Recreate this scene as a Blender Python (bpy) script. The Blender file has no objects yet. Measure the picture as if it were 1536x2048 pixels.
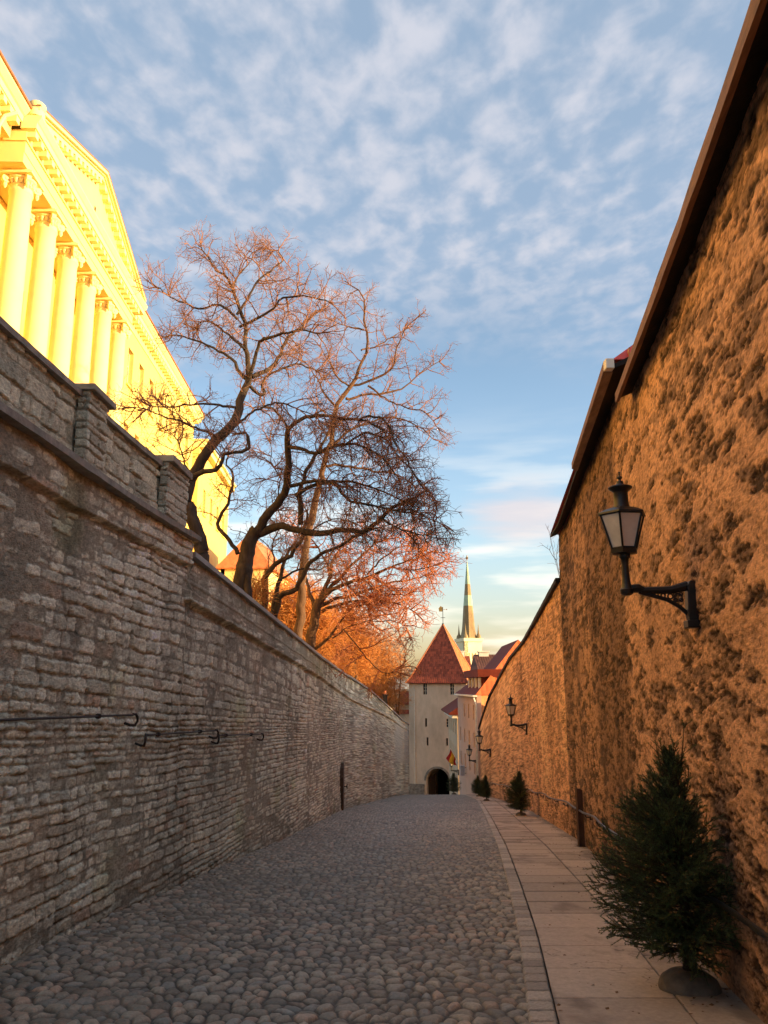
import bpy, math, random
import numpy as np
from mathutils import Vector, Matrix

# ------------------------------------------------------------------ camera, world, sun, exposure
scene = bpy.context.scene
COL = scene.collection
F_PX, TH, EYE = 1600.0, math.atan((1372 - 1024) / 1600.0), 1.6
SLOPE = math.tan(math.atan((1548 - 1024) / F_PX) - TH)
cd = bpy.data.cameras.new('camera'); cam = bpy.data.objects.new('camera', cd); COL.objects.link(cam)
cd.sensor_fit = 'VERTICAL'; cd.sensor_height = 36.0; cd.lens = 36.0 * F_PX / 2048.0
cd.clip_start = 0.05; cd.clip_end = 9000
cam.location = (0, 0, EYE); cam.rotation_euler = (math.pi / 2 + TH, 0, 0)
scene.camera = cam
scene.view_settings.view_transform = 'Standard'; scene.view_settings.look = 'None'
scene.view_settings.gamma = 1.0; scene.view_settings.exposure = 1.48
scene.view_settings.use_curve_mapping = False
scene.cycles.max_bounces = 8; scene.cycles.diffuse_bounces = 5
scene.cycles.use_denoising = True

SUN_EL, SUN_BACK = math.radians(8.0), math.radians(14.0)     # low sun from the right, a little behind
to_sun = Vector((math.cos(SUN_EL) * math.cos(SUN_BACK), -math.cos(SUN_EL) * math.sin(SUN_BACK), math.sin(SUN_EL)))
sd = bpy.data.lights.new('sun', 'SUN'); sun = bpy.data.objects.new('sun', sd); COL.objects.link(sun)
sd.energy = 4.6; sd.angle = math.radians(0.5); sd.color = (1.0, 0.68, 0.31)
sun.rotation_euler = to_sun.to_track_quat('Z', 'Y').to_euler()
sun.location = (30, -8, 30)

world = bpy.data.worlds.new('World'); scene.world = world; world.use_nodes = True
wn = world.node_tree; wn.nodes.clear()
def N(t, **k):
    n = wn.nodes.new(t)
    for a, b in k.items(): setattr(n, a, b)
    return n
def LK(a, b): wn.links.new(a, b)
def math_node(op, a=None, b=None, c=None):
    n = N('ShaderNodeMath', operation=op)
    for i, v in enumerate((a, b, c)):
        if v is None: continue
        if isinstance(v, (int, float)): n.inputs[i].default_value = v
        else: LK(v, n.inputs[i])
    return n.outputs[0]
def smooth_map(v, a, b, lo=0.0, hi=1.0):
    n = N('ShaderNodeMapRange', interpolation_type='SMOOTHSTEP')
    LK(v, n.inputs[0])
    for i, x in enumerate((a, b, lo, hi)): n.inputs[i + 1].default_value = x
    return n.outputs[0]
def mixc(f, a, b):
    n = N('ShaderNodeMix', data_type='RGBA')
    LK(f, n.inputs['Factor'])
    for s, v in (('A', a), ('B', b)):
        p = [i for i in n.inputs if i.name == s and i.type == 'RGBA'][0]
        if isinstance(v, tuple): p.default_value = v
        else: LK(v, p)
    return [o for o in n.outputs if o.type == 'RGBA'][0]
sky = N('ShaderNodeTexSky', sky_type='NISHITA', sun_disc=False)
sky.sun_elevation = SUN_EL; sky.sun_rotation = math.pi / 2 + SUN_BACK
sky.altitude = 40; sky.air_density = 1.0; sky.dust_density = 1.6; sky.ozone_density = 1.3
tc = N('ShaderNodeTexCoord'); sx = N('ShaderNodeSeparateXYZ'); LK(tc.outputs['Generated'], sx.inputs[0])
zc = math_node('MAXIMUM', sx.outputs[2], 0.03)
pu = math_node('DIVIDE', sx.outputs[0], zc); pv = math_node('DIVIDE', sx.outputs[1], zc)
pc = N('ShaderNodeCombineXYZ'); LK(pu, pc.inputs[0]); LK(pv, pc.inputs[1])
def cloud_noise(scale, detail, rough, off, dist=0.0):
    mp = N('ShaderNodeMapping'); LK(pc.outputs[0], mp.inputs[0])
    mp.inputs['Location'].default_value = off; mp.inputs['Rotation'].default_value = (0, 0, 0.5)
    mp.inputs['Scale'].default_value = (1.0, 0.72, 1)
    n = N('ShaderNodeTexNoise'); LK(mp.outputs[0], n.inputs['Vector'])
    n.inputs['Scale'].default_value = scale; n.inputs['Detail'].default_value = detail
    n.inputs['Roughness'].default_value = rough; n.inputs['Distortion'].default_value = dist
    return n.outputs[0]
big = cloud_noise(1.3, 3, 0.5, (3.2, 1.7, 0))
tuft = cloud_noise(13.0, 4, 0.46, (0.3, 5.1, 0), 0.25)
fine = cloud_noise(26.0, 4, 0.55, (7.3, 2.2, 0))
rad = math_node('SQRT', math_node('ADD', math_node('MULTIPLY', pu, pu), math_node('MULTIPLY', pv, pv)))
rad2 = math_node('ADD', rad, math_node('MULTIPLY_ADD', big, 1.7, -0.85))
field = smooth_map(rad2, 1.75, 2.75, 1.0, 0.0)                       # the sheet of small clouds overhead ends part way down
tf = math_node('ADD', math_node('MULTIPLY', tuft, 0.75), math_node('MULTIPLY', fine, 0.25))
tf = math_node('ADD', tf, math_node('MULTIPLY_ADD', big, 0.34, -0.17))
mask = math_node('MULTIPLY', smooth_map(tf, 0.37, 0.74), field)
veil = math_node('MULTIPLY', field, 0.72)
low_n = N('ShaderNodeTexNoise'); lm = N('ShaderNodeMapping'); LK(tc.outputs['Generated'], lm.inputs[0])
lm.inputs['Scale'].default_value = (2.2, 2.2, 14.0); lm.inputs['Location'].default_value = (0.4, 0.2, 0.33)
LK(lm.outputs[0], low_n.inputs['Vector']); low_n.inputs['Scale'].default_value = 2.2; low_n.inputs['Detail'].default_value = 4
lowband = math_node('MULTIPLY', smooth_map(low_n.outputs[0], 0.47, 0.66), smooth_map(sx.outputs[2], 0.36, 0.12))
lowband = math_node('MULTIPLY', lowband, 0.6)
SKY_K = 0.12
tint = N('ShaderNodeMix', data_type='RGBA', blend_type='MULTIPLY'); tint.inputs['Factor'].default_value = 1.0
ti = [i for i in tint.inputs if i.type == 'RGBA']; LK(sky.outputs[0], ti[0]); LK(mixc(smooth_map(sx.outputs[2], 0.16, 0.75), mixc(smooth_map(sx.outputs[2], 0.03, 0.20), (1.10, .96, 1.02, 1), (1.14, 1.14, 1.22, 1)), (.80, .87, .88, 1)), ti[1])
base_sky = [o for o in tint.outputs if o.type == 'RGBA'][0]
c1 = mixc(veil, base_sky, (1.20, 1.58, 2.12, 1))
c2 = mixc(mask, c1, (2.00, 2.08, 2.36, 1))
c3 = mixc(lowband, c2, (4.3, 3.9, 3.3, 1))
cdv = N('ShaderNodeVectorMath', operation='SUBTRACT'); LK(tc.outputs['Generated'], cdv.inputs[0]); cdv.inputs[1].default_value = (.168, .965, .205)
cds = N('ShaderNodeVectorMath', operation='MULTIPLY'); LK(cdv.outputs[0], cds.inputs[0]); cds.inputs[1].default_value = (1.0, 1.0, 2.2)
cdl = N('ShaderNodeVectorMath', operation='LENGTH'); LK(cds.outputs[0], cdl.inputs[0])
low_cloud = math_node('MULTIPLY', smooth_map(math_node('ADD', cdl.outputs['Value'], math_node('MULTIPLY_ADD', low_n.outputs[0], -.16, .08)), .10, .02), .62)
c3 = mixc(low_cloud, c3, (2.9, 2.35, 2.25, 1))
bg = N('ShaderNodeBackground'); LK(c3, bg.inputs['Color']); bg.inputs['Strength'].default_value = SKY_K
wo = N('ShaderNodeOutputWorld'); LK(bg.outputs[0], wo.inputs['Surface'])

# ------------------------------------------------------------------ helpers
def at(px, py, Y):
    """world point at distance Y (metres down the street) that the photograph shows at pixel px, py"""
    x, y = (px - 768) / F_PX, (1024 - py) / F_PX
    r = np.array([x, math.cos(TH) - y * math.sin(TH), math.sin(TH) + y * math.cos(TH)])
    return r * (Y / r[1]) + np.array([0, 0, EYE])
def tag(o, label=None, cat=None, group=None, kind=None):
    for k, v in (('label', label), ('category', cat), ('group', group), ('kind', kind)):
        if v: o[k] = v
    return o
def empty(name, loc, label, cat, group=None, rz=0.0):
    o = bpy.data.objects.new(name, None); COL.objects.link(o); o.location = loc; o.rotation_euler[2] = rz
    o.empty_display_size = 0.2
    return tag(o, label, cat, group)
def copy_tree(o, parent=None):
    c = o.copy(); COL.objects.link(c)
    if parent: c.parent = parent
    for ch in list(o.children): copy_tree(ch, c)
    return c
def link_mesh(name, verts, faces, mat, parent=None, smooth=False, colors=None, local=True):
    """verts in the parent's space (or world when there is no parent)"""
    me = bpy.data.meshes.new(name)
    verts = np.asarray(verts, dtype=np.float32)
    if isinstance(faces, np.ndarray):
        k = faces.shape[1]; nf = len(faces)
        me.vertices.add(len(verts)); me.vertices.foreach_set('co', verts.ravel())
        me.loops.add(nf * k); me.loops.foreach_set('vertex_index', faces.astype(np.int32).ravel())
        me.polygons.add(nf); me.polygons.foreach_set('loop_start', np.arange(0, nf * k, k, dtype=np.int32))
        me.update(calc_edges=True)
    else:
        me.from_pydata([tuple(map(float, v)) for v in verts], [], faces); me.update()
    if smooth: me.polygons.foreach_set('use_smooth', np.ones(len(me.polygons), dtype=bool))
    if colors is not None:
        a = me.color_attributes.new('Col', 'FLOAT_COLOR', 'POINT')
        c = np.ones((len(verts), 4), dtype=np.float32); c[:, :3] = colors.reshape(-1, 3)
        a.data.foreach_set('color', c.ravel())
    me.materials.append(mat)
    o = bpy.data.objects.new(name, me); COL.objects.link(o)
    if parent: o.parent = parent
    return o
def struct(o): o['kind'] = 'structure'; return o

class MB:
    """collects solids and links them as one mesh object"""
    def __init__(s, frame=None): s.v, s.f, s.M = [], [], frame
    def add(s, vs, fs):
        b = len(s.v)
        for p in vs: s.v.append(tuple(s.M(*p)) if s.M else tuple(map(float, p)))
        for f in fs: s.f.append([i + b for i in f])
        return s
    def box(s, x0, x1, y0, y1, z0, z1):
        return s.add([(x0,y0,z0),(x1,y0,z0),(x1,y1,z0),(x0,y1,z0),(x0,y0,z1),(x1,y0,z1),(x1,y1,z1),(x0,y1,z1)],
                     [(0,3,2,1),(4,5,6,7),(0,1,5,4),(1,2,6,5),(2,3,7,6),(3,0,4,7)])
    def bar(s, a, b, w, h=None):
        a, b = Vector(a), Vector(b); h = h or w; d = (b - a).normalized()
        u = d.cross(Vector((0,0,1)));
        if u.length < 1e-3: u = Vector((1,0,0))
        u.normalize(); v = u.cross(d)
        p = []
        for q in (a, b):
            for i, j in ((-1,-1),(1,-1),(1,1),(-1,1)): p.append(q + u*(i*w/2) + v*(j*h/2))
        return s.add(p, [(3,2,1,0),(4,5,6,7),(0,1,5,4),(1,2,6,5),(2,3,7,6),(3,0,4,7)])
    def tube(s, pts, r, n=8, cap=True):
        pts = [Vector(p) for p in pts]; R = r if hasattr(r, '__len__') else [r] * len(pts)
        vs, fs = [], []; u = None
        for i, p in enumerate(pts):
            d = (pts[min(i+1, len(pts)-1)] - pts[max(i-1, 0)]).normalized()
            if u is None:
                u = d.cross(Vector((0,0,1)))
                if u.length < 1e-3: u = Vector((1,0,0))
            u = (u - d * u.dot(d)).normalized(); v = d.cross(u)
            for k in range(n):
                a = 2*math.pi*k/n; vs.append(p + (u*math.cos(a) + v*math.sin(a)) * R[i])
        for i in range(len(pts)-1):
            for k in range(n): fs.append((i*n+k, i*n+(k+1)%n, (i+1)*n+(k+1)%n, (i+1)*n+k))
        if cap: fs.append(tuple(range(n))[::-1]); fs.append(tuple(range((len(pts)-1)*n, len(pts)*n)))
        return s.add(vs, fs)
    def lathe(s, prof, n=16, c=(0,0,0), ph=0.0, cap=True):
        vs, fs = [], []
        for r, z in prof:
            for k in range(n):
                a = 2*math.pi*k/n + ph; vs.append((c[0]+r*math.cos(a), c[1]+r*math.sin(a), c[2]+z))
        for i in range(len(prof)-1):
            for k in range(n): fs.append((i*n+k, i*n+(k+1)%n, (i+1)*n+(k+1)%n, (i+1)*n+k))
        if cap: fs.append(tuple(range(n))[::-1]); fs.append(tuple(range((len(prof)-1)*n, len(prof)*n)))
        return s.add(vs, fs)
    def prism(s, poly, ext):
        """poly: 3D points, ext: extrusion vector"""
        n = len(poly); e = Vector(ext); p = [Vector(q) for q in poly]
        return s.add([tuple(q) for q in p] + [tuple(q + e) for q in p],
                     [tuple(range(n))[::-1], tuple(range(n, 2*n))] + [(i, (i+1)%n, n+(i+1)%n, n+i) for i in range(n)])
    def build(s, name, mat, parent=None, smooth=False, bevel=0.0):
        o = link_mesh(name, s.v, s.f, mat, parent, smooth)
        if smooth:
            try: o.data.set_sharp_from_angle(angle=math.radians(40))
            except Exception: pass
        if bevel:
            m = o.modifiers.new('bevel', 'BEVEL'); m.width = bevel; m.segments = 2; m.limit_method = 'ANGLE'
        return o

# numpy noise
def hsh(i, j, s=0):
    i = np.asarray(i).astype(np.int64); j = np.asarray(j).astype(np.int64)
    n = (i * 374761393 + j * 668265263 + s * 974634533 + 12345) & 0xffffffff
    n = ((n ^ (n >> 13)) * 1274126177) & 0xffffffff
    n = ((n ^ (n >> 15)) * 2246822519) & 0xffffffff
    return ((n ^ (n >> 16)) & 0xffffff) / float(0xffffff)
def vnoise(x, y, s=0):
    i, j = np.floor(x), np.floor(y); u, v = x - i, y - j
    u = u*u*(3-2*u); v = v*v*(3-2*v)
    a, b, c, d = hsh(i, j, s), hsh(i+1, j, s), hsh(i, j+1, s), hsh(i+1, j+1, s)
    return (a*(1-u) + b*u)*(1-v) + (c*(1-u) + d*u)*v
def fbm(x, y, o=4, s=0, g=0.5):
    t, a, n = 0, 1.0, 0.0
    for k in range(o):
        t = t + a * vnoise(x, y, s + k*17); n += a; a *= g; x, y = x*2.03 + 1.7, y*2.03 + 4.1
    return t / n * 2 - 1            # about -1 .. 1
def sst(a, b, x): t = np.clip((x - a) / (b - a), 0, 1); return t*t*(3-2*t)
def voronoi(x, y, jit=0.8, s=0):
    i, j = np.floor(x), np.floor(y)
    f1 = np.full(x.shape, 9.0); f2 = f1.copy(); ci = np.zeros_like(x); cj = ci.copy()
    for a in (-1, 0, 1):
        for b in (-1, 0, 1):
            p, q = i + a, j + b
            cx = p + .5 + jit*(hsh(p, q, s) - .5); cy = q + .5 + jit*(hsh(p, q, s+5) - .5)
            d = np.hypot(x - cx, y - cy)
            nb = d < f1
            f2 = np.where(nb, f1, np.minimum(f2, d)); ci = np.where(nb, p, ci); cj = np.where(nb, q, cj); f1 = np.where(nb, d, f1)
    return f1, f2, ci, cj
def grid_faces(n, m, flip=False):
    i = np.arange(n-1)[:, None]*m + np.arange(m-1)[None, :]
    q = np.stack([i, i+m, i+m+1, i+1], -1).reshape(-1, 4)
    return q[:, ::-1] if flip else q
def grid_obj(name, X, Y, Z, col, mat, parent=None, flip=False):
    n, m = X.shape
    return link_mesh(name, np.stack([X, Y, Z], -1).reshape(-1, 3), grid_faces(n, m, flip), mat, parent, True, np.stack(col, -1) if isinstance(col, (list, tuple)) else col)
def curve(pts):
    """smoothed interpolation table along Y"""
    ys = np.linspace(-30, 140, 3401); xs = np.interp(ys, [p[0] for p in pts], [p[1] for p in pts])
    k = np.hanning(61); k /= k.sum(); xs[30:-30] = np.convolve(xs, k, 'valid')
    return lambda Y: np.interp(Y, ys, xs)
XL = curve([(-30,-3.7),(4,-3.55),(8,-3.42),(10,-3.38),(13.3,-3.15),(21,-2.75),(41,-1.94),(57.6,0.0),(70.5,1.55),(76,2.6),(140,12)])
XR = curve([(-30,-2.2),(-10,.3),(0,1.55),(6,2.55),(14.6,3.86),(20.5,4.77),(38,6.6),(54,7.5),(70.5,8.04),(90,8.9),(140,14)])
XK = curve([(-30,-3.4),(-8,-.75),(0,.33),(5.97,1.16),(8.93,1.57),(13,2.06),(19.4,2.79),(33.4,4.2),(54,6.15),(74,7.0),(140,12)])
def lin(pts): return lambda Y: np.interp(Y, [p[0] for p in pts], [p[1] for p in pts])
def G(Y): return -SLOPE * np.asarray(Y, float) - 0.0007 * np.maximum(np.asarray(Y, float) - 60, 0)**2
LTOP = lin([(-30,3.9),(12.9,3.9),(12.91,3.66),(21.2,3.12),(30.2,2.6),(42,2.04),(50,1.3),(58.5,.26),(66,-.7),(73.6,-1.75),(90,-4)])
RIB = lin([(-30,3.04),(12.6,3.03),(21.35,2.49),(30.3,1.98),(40,1.25),(49.4,.38),(58,-.35),(66,-1.2),(72,-1.95),(80,-3)])

# ------------------------------------------------------------------ materials
def mat_new(name):
    m = bpy.data.materials.new(name); m.use_nodes = True; return m, m.node_tree.nodes, m.node_tree.links, m.node_tree.nodes['Principled BSDF']
def mk(name, color, rough=0.8, var=0.25, scale=4.0, bump=0.25, bscale=25.0, metal=0.0, stretch=(1,1,1), spec=0.3, color2=None, dist=0.02):
    m, n, l, p = mat_new(name)
    tcn = n.new('ShaderNodeTexCoord'); mp = n.new('ShaderNodeMapping'); mp.inputs['Scale'].default_value = stretch
    l.new(tcn.outputs['Object'], mp.inputs[0])
    a = n.new('ShaderNodeTexNoise'); a.inputs['Scale'].default_value = scale; a.inputs['Detail'].default_value = 6; a.inputs['Roughness'].default_value = .62
    l.new(mp.outputs[0], a.inputs['Vector'])
    r = n.new('ShaderNodeValToRGB'); r.color_ramp.elements[0].position = .3; r.color_ramp.elements[1].position = .7
    c2 = color2 or tuple(min(1, c*(1+var)) for c in color)
    r.color_ramp.elements[0].color = (*[c*(1-var) for c in color], 1); r.color_ramp.elements[1].color = (*c2, 1)
    l.new(a.outputs[0], r.inputs[0]); l.new(r.outputs[0], p.inputs['Base Color'])
    p.inputs['Roughness'].default_value = rough; p.inputs['Metallic'].default_value = metal; p.inputs['Specular IOR Level'].default_value = spec
    if bump:
        b = n.new('ShaderNodeTexNoise'); b.inputs['Scale'].default_value = bscale; b.inputs['Detail'].default_value = 5
        l.new(mp.outputs[0], b.inputs['Vector'])
        bn = n.new('ShaderNodeBump'); bn.inputs['Strength'].default_value = bump; bn.inputs['Distance'].default_value = dist
        l.new(b.outputs[0], bn.inputs['Height']); l.new(bn.outputs[0], p.inputs['Normal'])
    return m
def mk_col(name, rough=0.85, var=0.35, scale=30.0, bump=0.5, bscale=60.0, spec=0.25, dist=0.012, along=1.0):
    """colour comes from the mesh's own per-stone colours, broken up by noise"""
    m, n, l, p = mat_new(name)
    at_ = n.new('ShaderNodeAttribute'); at_.attribute_name = 'Col'
    tcn = n.new('ShaderNodeTexCoord'); mp = n.new('ShaderNodeMapping'); mp.inputs['Scale'].default_value = (1, along, 1); l.new(tcn.outputs['Object'], mp.inputs[0])
    a = n.new('ShaderNodeTexNoise'); a.inputs['Scale'].default_value = scale; a.inputs['Detail'].default_value = 7; a.inputs['Roughness'].default_value = .7
    l.new(mp.outputs[0], a.inputs['Vector'])
    mr = n.new('ShaderNodeMapRange'); mr.inputs[1].default_value = .3; mr.inputs[2].default_value = .7
    mr.inputs[3].default_value = 1-var; mr.inputs[4].default_value = 1+var
    l.new(a.outputs[0], mr.inputs[0])
    vm = n.new('ShaderNodeVectorMath'); vm.operation = 'SCALE'
    l.new(at_.outputs['Color'], vm.inputs[0]); l.new(mr.outputs[0], vm.inputs['Scale']); l.new(vm.outputs[0], p.inputs['Base Color'])
    p.inputs['Roughness'].default_value = rough; p.inputs['Specular IOR Level'].default_value = spec
    b = n.new('ShaderNodeTexNoise'); b.inputs['Scale'].default_value = bscale; b.inputs['Detail'].default_value = 6; b.inputs['Roughness'].default_value = .65
    l.new(mp.outputs[0], b.inputs['Vector'])
    bn = n.new('ShaderNodeBump'); bn.inputs['Strength'].default_value = bump; bn.inputs['Distance'].default_value = dist
    l.new(b.outputs[0], bn.inputs['Height']); l.new(bn.outputs[0], p.inputs['Normal'])
    return m
def mk_tiles(name, color, u=(1,0,0), row=0.33, colw=0.22, var=0.35, rough=0.7, depth=0.04):
    """pantile roof: ridged columns and stepped rows, along the object's own slope"""
    m, n, l, p = mat_new(name)
    tcn = n.new('ShaderNodeTexCoord')
    d = n.new('ShaderNodeVectorMath'); d.operation = 'DOT_PRODUCT'; d.inputs[1].default_value = u
    l.new(tcn.outputs['Object'], d.inputs[0])
    sz = n.new('ShaderNodeSeparateXYZ'); l.new(tcn.outputs['Object'], sz.inputs[0])
    def mth(op, a, b=None):
        k = n.new('ShaderNodeMath'); k.operation = op
        for i, v in enumerate((a, b)):
            if v is None: continue
            if isinstance(v, (int, float)): k.inputs[i].default_value = v
            else: l.new(v, k.inputs[i])
        return k.outputs[0]
    uu = mth('DIVIDE', d.outputs['Value'], colw); vv = mth('DIVIDE', sz.outputs[2], row)
    wave = mth('ABSOLUTE', mth('SINE', mth('MULTIPLY', uu, math.pi)))
    step = mth('SUBTRACT', 1.0, mth('FRACT', vv))
    hgt = mth('ADD', mth('MULTIPLY', wave, .6), mth('MULTIPLY', step, .6))
    cx = n.new('ShaderNodeCombineXYZ'); l.new(mth('FLOOR', uu), cx.inputs[0]); l.new(mth('FLOOR', vv), cx.inputs[1])
    wn_ = n.new('ShaderNodeTexWhiteNoise'); wn_.noise_dimensions = '3D'; l.new(cx.outputs[0], wn_.inputs['Vector'])
    r = n.new('ShaderNodeValToRGB')
    r.color_ramp.elements[0].color = (*[c*(1-var) for c in color], 1); r.color_ramp.elements[1].color = (*[min(1, c*(1+var)) for c in color], 1)
    l.new(wn_.outputs['Value'], r.inputs[0]); l.new(r.outputs[0], p.inputs['Base Color'])
    bn = n.new('ShaderNodeBump'); bn.inputs['Strength'].default_value = 1.0; bn.inputs['Distance'].default_value = depth
    l.new(hgt, bn.inputs['Height']); l.new(bn.outputs[0], p.inputs['Normal'])
    p.inputs['Roughness'].default_value = rough; p.inputs['Specular IOR Level'].default_value = .25
    return m
M = dict(
    rubble=mk_col('rubble', .9, .45, 38, 1.0, 60, dist=.022, along=.5),
    plaster=mk_col('plaster', .92, .30, 34, .9, 65, .2, dist=.016, along=.33),
    cobble=mk_col('cobble', .62, .30, 40, .35, 90, .4),
    slab=mk_col('slab', .75, .16, 24, .18, 120, .35),
    core=mk('wall_core', (.2,.17,.14)),
    ledge=mk('ledge_stone', (.24,.215,.18), .8, .35, 6, .5, 22),
    cap=mk('cap_stone', (.26,.23,.185), .8, .35, 7, .5, 22),
    lead=mk('coping_metal', (.26,.24,.23), .5, .25, 3, .15, 12),
    iron=mk('rusty_iron', (.045,.035,.03), .6, .4, 18, .3, 60, .4),
    lampiron=mk('lamp_iron', (.014,.013,.013), .42, .3, 12, .12, 50, .2, spec=.5),
    frost=mk('frosted_glass', (.62,.57,.50), .45, .15, 6, .05, 80, spec=.5),
    rail=mk('rail_steel', (.055,.05,.048), .32, .3, 8, .1, 50, .6),
    rust=mk('rust_post', (.075,.04,.028), .8, .45, 9, .4, 40, .2, (1,1,.3)),
    wood=mk('old_wood', (.085,.05,.03), .75, .4, 5, .4, 30, 0, (1,1,6)),
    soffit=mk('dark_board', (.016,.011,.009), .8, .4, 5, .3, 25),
    fascia=mk('eave_board', (.19,.10,.06), .7, .35, 6, .3, 30, 0, (3,.4,3)),
    palace=mk('palace_paint', (.80,.62,.24), .75, .06, 1.2, .08, 14),
    palacewall=mk('palace_wall', (.76,.56,.17), .75, .06, 1.2, .08, 14),
    palacetrim=mk('palace_trim', (.82,.68,.32), .75, .06, 2, .08, 14),
    copper=mk('roof_edge', (.30,.13,.06), .5, .25, 3, .1, 10),
    glass=mk('window_glass', (.03,.035,.045), .12, .3, 2, 0, spec=.6),
    frame=mk('window_frame', (.62,.55,.42), .6, .1, 4, 0),
    bark=mk('bark', (.055,.038,.028), .9, .45, 9, .8, 30, 0, (1,1,.35)),
    twig=mk('twig', (.25,.125,.08), .8, .35, 3, 0),
    twigred=mk('bud_twig', (.42,.15,.07), .8, .35, 3, 0),
    twiggold=mk('willow_twig', (.50,.20,.05), .8, .35, 1.2, 0),
    barkw=mk('warm_bark', (.11,.06,.035), .9, .45, 7, .7, 25, 0, (1,1,.35)),
    needle=mk('needles', (.07,.105,.035), .5, .4, 14, 0, color2=(.13,.185,.06)),
    spruceb=mk('spruce_bark', (.06,.04,.028), .9, .4, 12, .5, 40),
    concrete=mk('concrete', (.19,.155,.12), .85, .3, 9, .4, 45),
    towerwall=mk('tower_plaster', (.60,.45,.32), .85, .2, .7, .25, 9, 0, (1,1,.45)),
    stone=mk('plinth_stone', (.22,.18,.14), .85, .5, 2.5, .7, 8),
    pink=mk('pink_plaster', (.56,.36,.27), .8, .1, .6, .15, 8),
    cream=mk('cream_plaster', (.52,.38,.25), .8, .1, .6, .15, 8),
    yellow=mk('yellow_plaster', (.80,.60,.28), .8, .1, .6, .12, 8),
    orangew=mk('brick_wall', (.46,.19,.075), .85, .25, 2, .3, 12),
    white=mk('white_wall', (.78,.72,.62), .8, .08, 1, .12, 9),
    maroon=mk('maroon_metal', (.15,.030,.018), .7, .2, 2, .08, 9, spec=.08),
    redroof=mk('red_metal', (.52,.05,.03), .5, .15, 3, .05, 8),
    brownroof=mk_tiles('brown_tiles', (.13,.05,.032), (1,0,0), .4, .3),
    redtile=mk_tiles('red_tiles', (.28,.058,.026), (.956,-.292,0), .36, .27),  # tower front's shade is put into this colour; small roofs share it
    redtile2=mk_tiles('red_tiles_side', (.50,.13,.04), (.292,.956,0), .36, .27),  # same tiles, brighter: the sunlit side is put into the colour
    orangetile=mk_tiles('orange_tiles', (.42,.095,.028), (1,0,0), .4, .5, .2),
    terracotta=mk('terracotta', (.48,.17,.08), .8, .25, 3, .3, 10),
    limestone=mk('church_stone', (.78,.70,.46), .85, .12, .25, .1, 2),
    patina=mk('spire_copper', (.30,.19,.09), .6, .3, .12, .15, 1, color2=(.34,.26,.13)),
    verdigris=mk('spire_verdigris', (.40,.50,.34), .6, .2, .3, .1, 1),
    dark=mk('dark_void', (.012,.011,.011), .9, .2, 3, 0),
    soil=mk('ground_earth', (.14,.10,.06), .95, .35, .8, .6, 6, color2=(.22,.15,.07)),
    gold=mk('gilded', (.55,.35,.12), .35, .2, 6, 0, 0, .8),
    sign=mk('blue_grey_paint', (.30,.33,.42), .5, .12, 5, 0),
    pipe=mk('zinc_pipe', (.55,.50,.44), .4, .12, 4, 0, 0, .3),
)
def mat_flag():
    m, n, l, p = mat_new('flag_cloth'); a = n.new('ShaderNodeAttribute'); a.attribute_name = 'Col'
    l.new(a.outputs['Color'], p.inputs['Base Color']); p.inputs['Roughness'].default_value = .8; return m
M['flag'] = mat_flag()

def lookrows(a, b, k, lo):
    """row positions along the street, spaced by how finely the picture shows them"""
    y, out = a, []
    while y < b: out.append(y); y += max(lo, k*y*y)
    out.append(b); return np.array(out)
def strip(name, Ys, x0, x1, z0, z1, mat, parent=None, rough=0.0, seed=0):
    """bar of rectangular section swept along the street; x0..x1 across, z0..z1 high (functions of Y)"""
    Ys = np.asarray(Ys, float); n = len(Ys)
    f = lambda q: q(Ys) if callable(q) else np.full(n, q)
    a, b, c, d = f(x0), f(x1), f(z0), f(z1)
    j = lambda s: rough*fbm(Ys*3.1, Ys*0+s, 4, seed+s) if rough else 0
    P = np.stack([np.stack([a+j(1), Ys, c+j(2)], -1), np.stack([b+j(3), Ys, c+j(4)], -1), np.stack([b+j(5), Ys, d+j(6)], -1), np.stack([a+j(7), Ys, d+j(8)], -1)], 1)
    F = []
    for i in range(n-1):
        for k in range(4): F.append((i*4+k, i*4+(k+1)%4, (i+1)*4+(k+1)%4, (i+1)*4+k))
    F += [(3,2,1,0), tuple((n-1)*4+k for k in range(4))]
    return link_mesh(name, P.reshape(-1,3), F, mat, parent)

def sweep(name, Ys, xf, sec, mat, parent=None, rough=0.0, seed=0):
    """section given as (dx, z) corners, z a number or a function of Y, swept along x = xf(Y)"""
    Ys = np.asarray(Ys, float); n, m = len(Ys), len(sec)
    P = np.stack([np.stack([xf(Ys)+dx+(rough*fbm(Ys*3.1, Ys*0+i, 4, seed+i) if rough else 0), Ys, (z(Ys) if callable(z) else np.full(n, float(z)))+(rough*fbm(Ys*2.7, Ys*0+i, 4, seed+40+i) if rough else 0)], -1) for i, (dx, z) in enumerate(sec)], 1)
    F = [(i*m+k, i*m+(k+1)%m, (i+1)*m+(k+1)%m, (i+1)*m+k) for i in range(n-1) for k in range(m)]
    F += [tuple(range(m))[::-1], tuple((n-1)*m+k for k in range(m))]
    return link_mesh(name, P.reshape(-1,3), F, mat, parent)

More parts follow.
